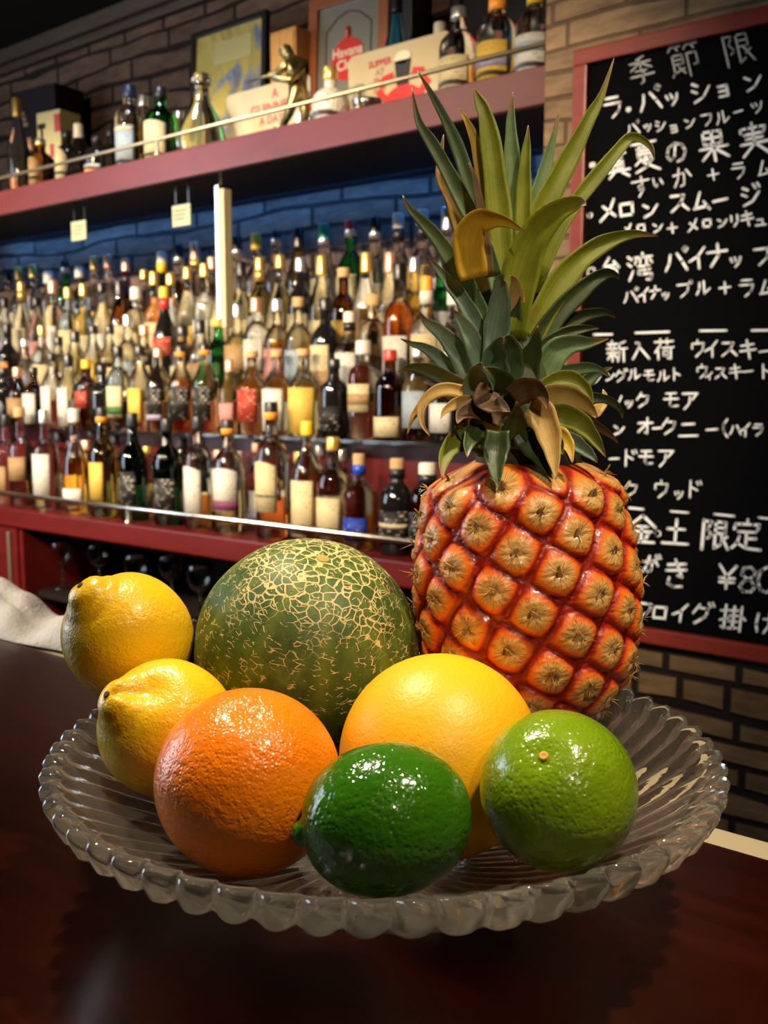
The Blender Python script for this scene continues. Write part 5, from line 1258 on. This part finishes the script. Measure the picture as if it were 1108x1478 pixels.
nm = list(jt); me = bpy.data.meshes.new('body'); me.from_pydata([tuple(jt[k]) for k in nm], [(nm.index(a), nm.index(b_)) for a, b_ in ed], [])
bo = link('body', me, M['bronze'], stat)
mod = bo.modifiers.new('skin', 'SKIN'); mod.use_smooth_shade = True
for i, k in enumerate(nm):
    sv = me.skin_vertices[0].data[i]; sv.radius = (rad[k], rad[k]); sv.use_root = (k == 'pelvis')
sb = bo.modifiers.new('sub', 'SUBSURF'); sb.levels = 2; sb.render_levels = 2
bm = bm_(); tube(bm, [jt['har'] + Vector((.012, .004, .004)), jt['hal'] + Vector((-.004, -.002, .0)), jt['hal'] + Vector((-.055, -.012, -.006))], [.0028, .003, .0022], 8); obj('club', bm, M['bronze'], stat)
bm = bm_(); c0 = (jt['anl'] + jt['anr'])/2; box(bm, c0.x - .055, c0.x + .05, c0.y - .042, c0.y + .040, 0, .0125, .003); obj('base', bm, M['dark'], stat, False)
# slim glass in front of the statue's base and a tumbler beside it
o = tag(obj('white_card', (lambda b_: (box(b_, -.020, .024, -.001, .001, 0, .075, .0006), b_)[1])(bm_()), M['white'], None, False, (sx(436, 1.755), 1.755, TZ + .0006)), 'small white card standing behind the legs of the bronze statue', 'card')

# ------------------------------------------------------------------ glassware in the dark cabinet below
def wine_glass(px, k, where):
    Yg = 1.80 if k % 2 else 1.74; x = sx(px, Yg)
    o = thing('wine_glass', 'stemmed wine glass in the dark cabinet under the bottles, ' + where, 'glass', (x, Yg, SZ - .2595), 0, 'wine glasses in the dark cabinet')
    bm = bm_(); lathe(bm, [(.030, 0), (.031, .002), (.006, .006), (.004, .012)], 20); obj('foot', bm, GL['clear'], o)
    bm = bm_(); lathe(bm, [(.004, .0121), (.0038, .07)], 12); obj('stem', bm, GL['clear'], o)
    bm = bm_(); lathe(bm, [(.005, .0701), (.022, .082), (.034, .105), (.036, .13), (.030, .17), (.0285, .17), (.034, .13), (.032, .106), (.020, .084), (.003, .074)], 20); obj('bowl', bm, GL['clear'], o)
for k, (px, wh) in enumerate(((62, 'nearest the red door'), (118, 'second from the red door'), (176, 'third from the red door'), (228, 'fourth from the red door'), (272, 'closest to the melon'))): wine_glass(px, k, wh)

# ------------------------------------------------------------------ white towel on the far edge of the counter
ta = at_z(96, 930, CT); xr = ta.x + 0.06; xl = xr - 0.62
bm = bm_(); NX, NY = 90, 18; rows = []
for i in range(NX+1):
    x = xl + (xr - xl)*i/NX; s = (xr - x)
    row = []
    for j in range(NY+1):
        q = j/NY; y = 0.500 + 0.085*q + 0.006*math.sin(x*31)
        hgt = 0.014 + 0.020*sstep(0.10, 0.26, s) + 0.006*math.sin(x*40 + q*3) + 0.004*math.sin(x*93 + q*7)
        prof_ = math.sin(PI*min(max(q, 0.0), 1.0))**0.55
        prof_ *= 1 - 0.25*math.exp(-((q - 0.45)/0.07)**2)
        z = CT + 0.0006 + hgt*prof_*sstep(0, 0.03, s + 0.004)
        row.append(bm.verts.new((x, y, z)))
    rows.append(row)
bot = [[bm.verts.new((v_.co.x, v_.co.y, CT + 0.0004 - 0.0)) for v_ in r_] for r_ in rows]
for i in range(NX):
    for j in range(NY):
        bm.faces.new((rows[i][j], rows[i+1][j], rows[i+1][j+1], rows[i][j+1])); bm.faces.new((bot[i][j], bot[i][j+1], bot[i+1][j+1], bot[i+1][j]))
for i in range(NX):
    for j in (0, NY): bm.faces.new((rows[i][j], rows[i+1][j], bot[i+1][j], bot[i][j]))
for j in range(NY):
    for i in (0, NX): bm.faces.new((rows[i][j], rows[i][j+1], bot[i][j+1], bot[i][j]))
bmesh.ops.remove_doubles(bm, verts=bm.verts, dist=0.00001); bmesh.ops.recalc_face_normals(bm, faces=bm.faces)
o = obj('bar_towel', bm, M['towel'], None, True); tag(o, 'rolled white bar towel on the far edge of the counter behind the lemons', 'towel')
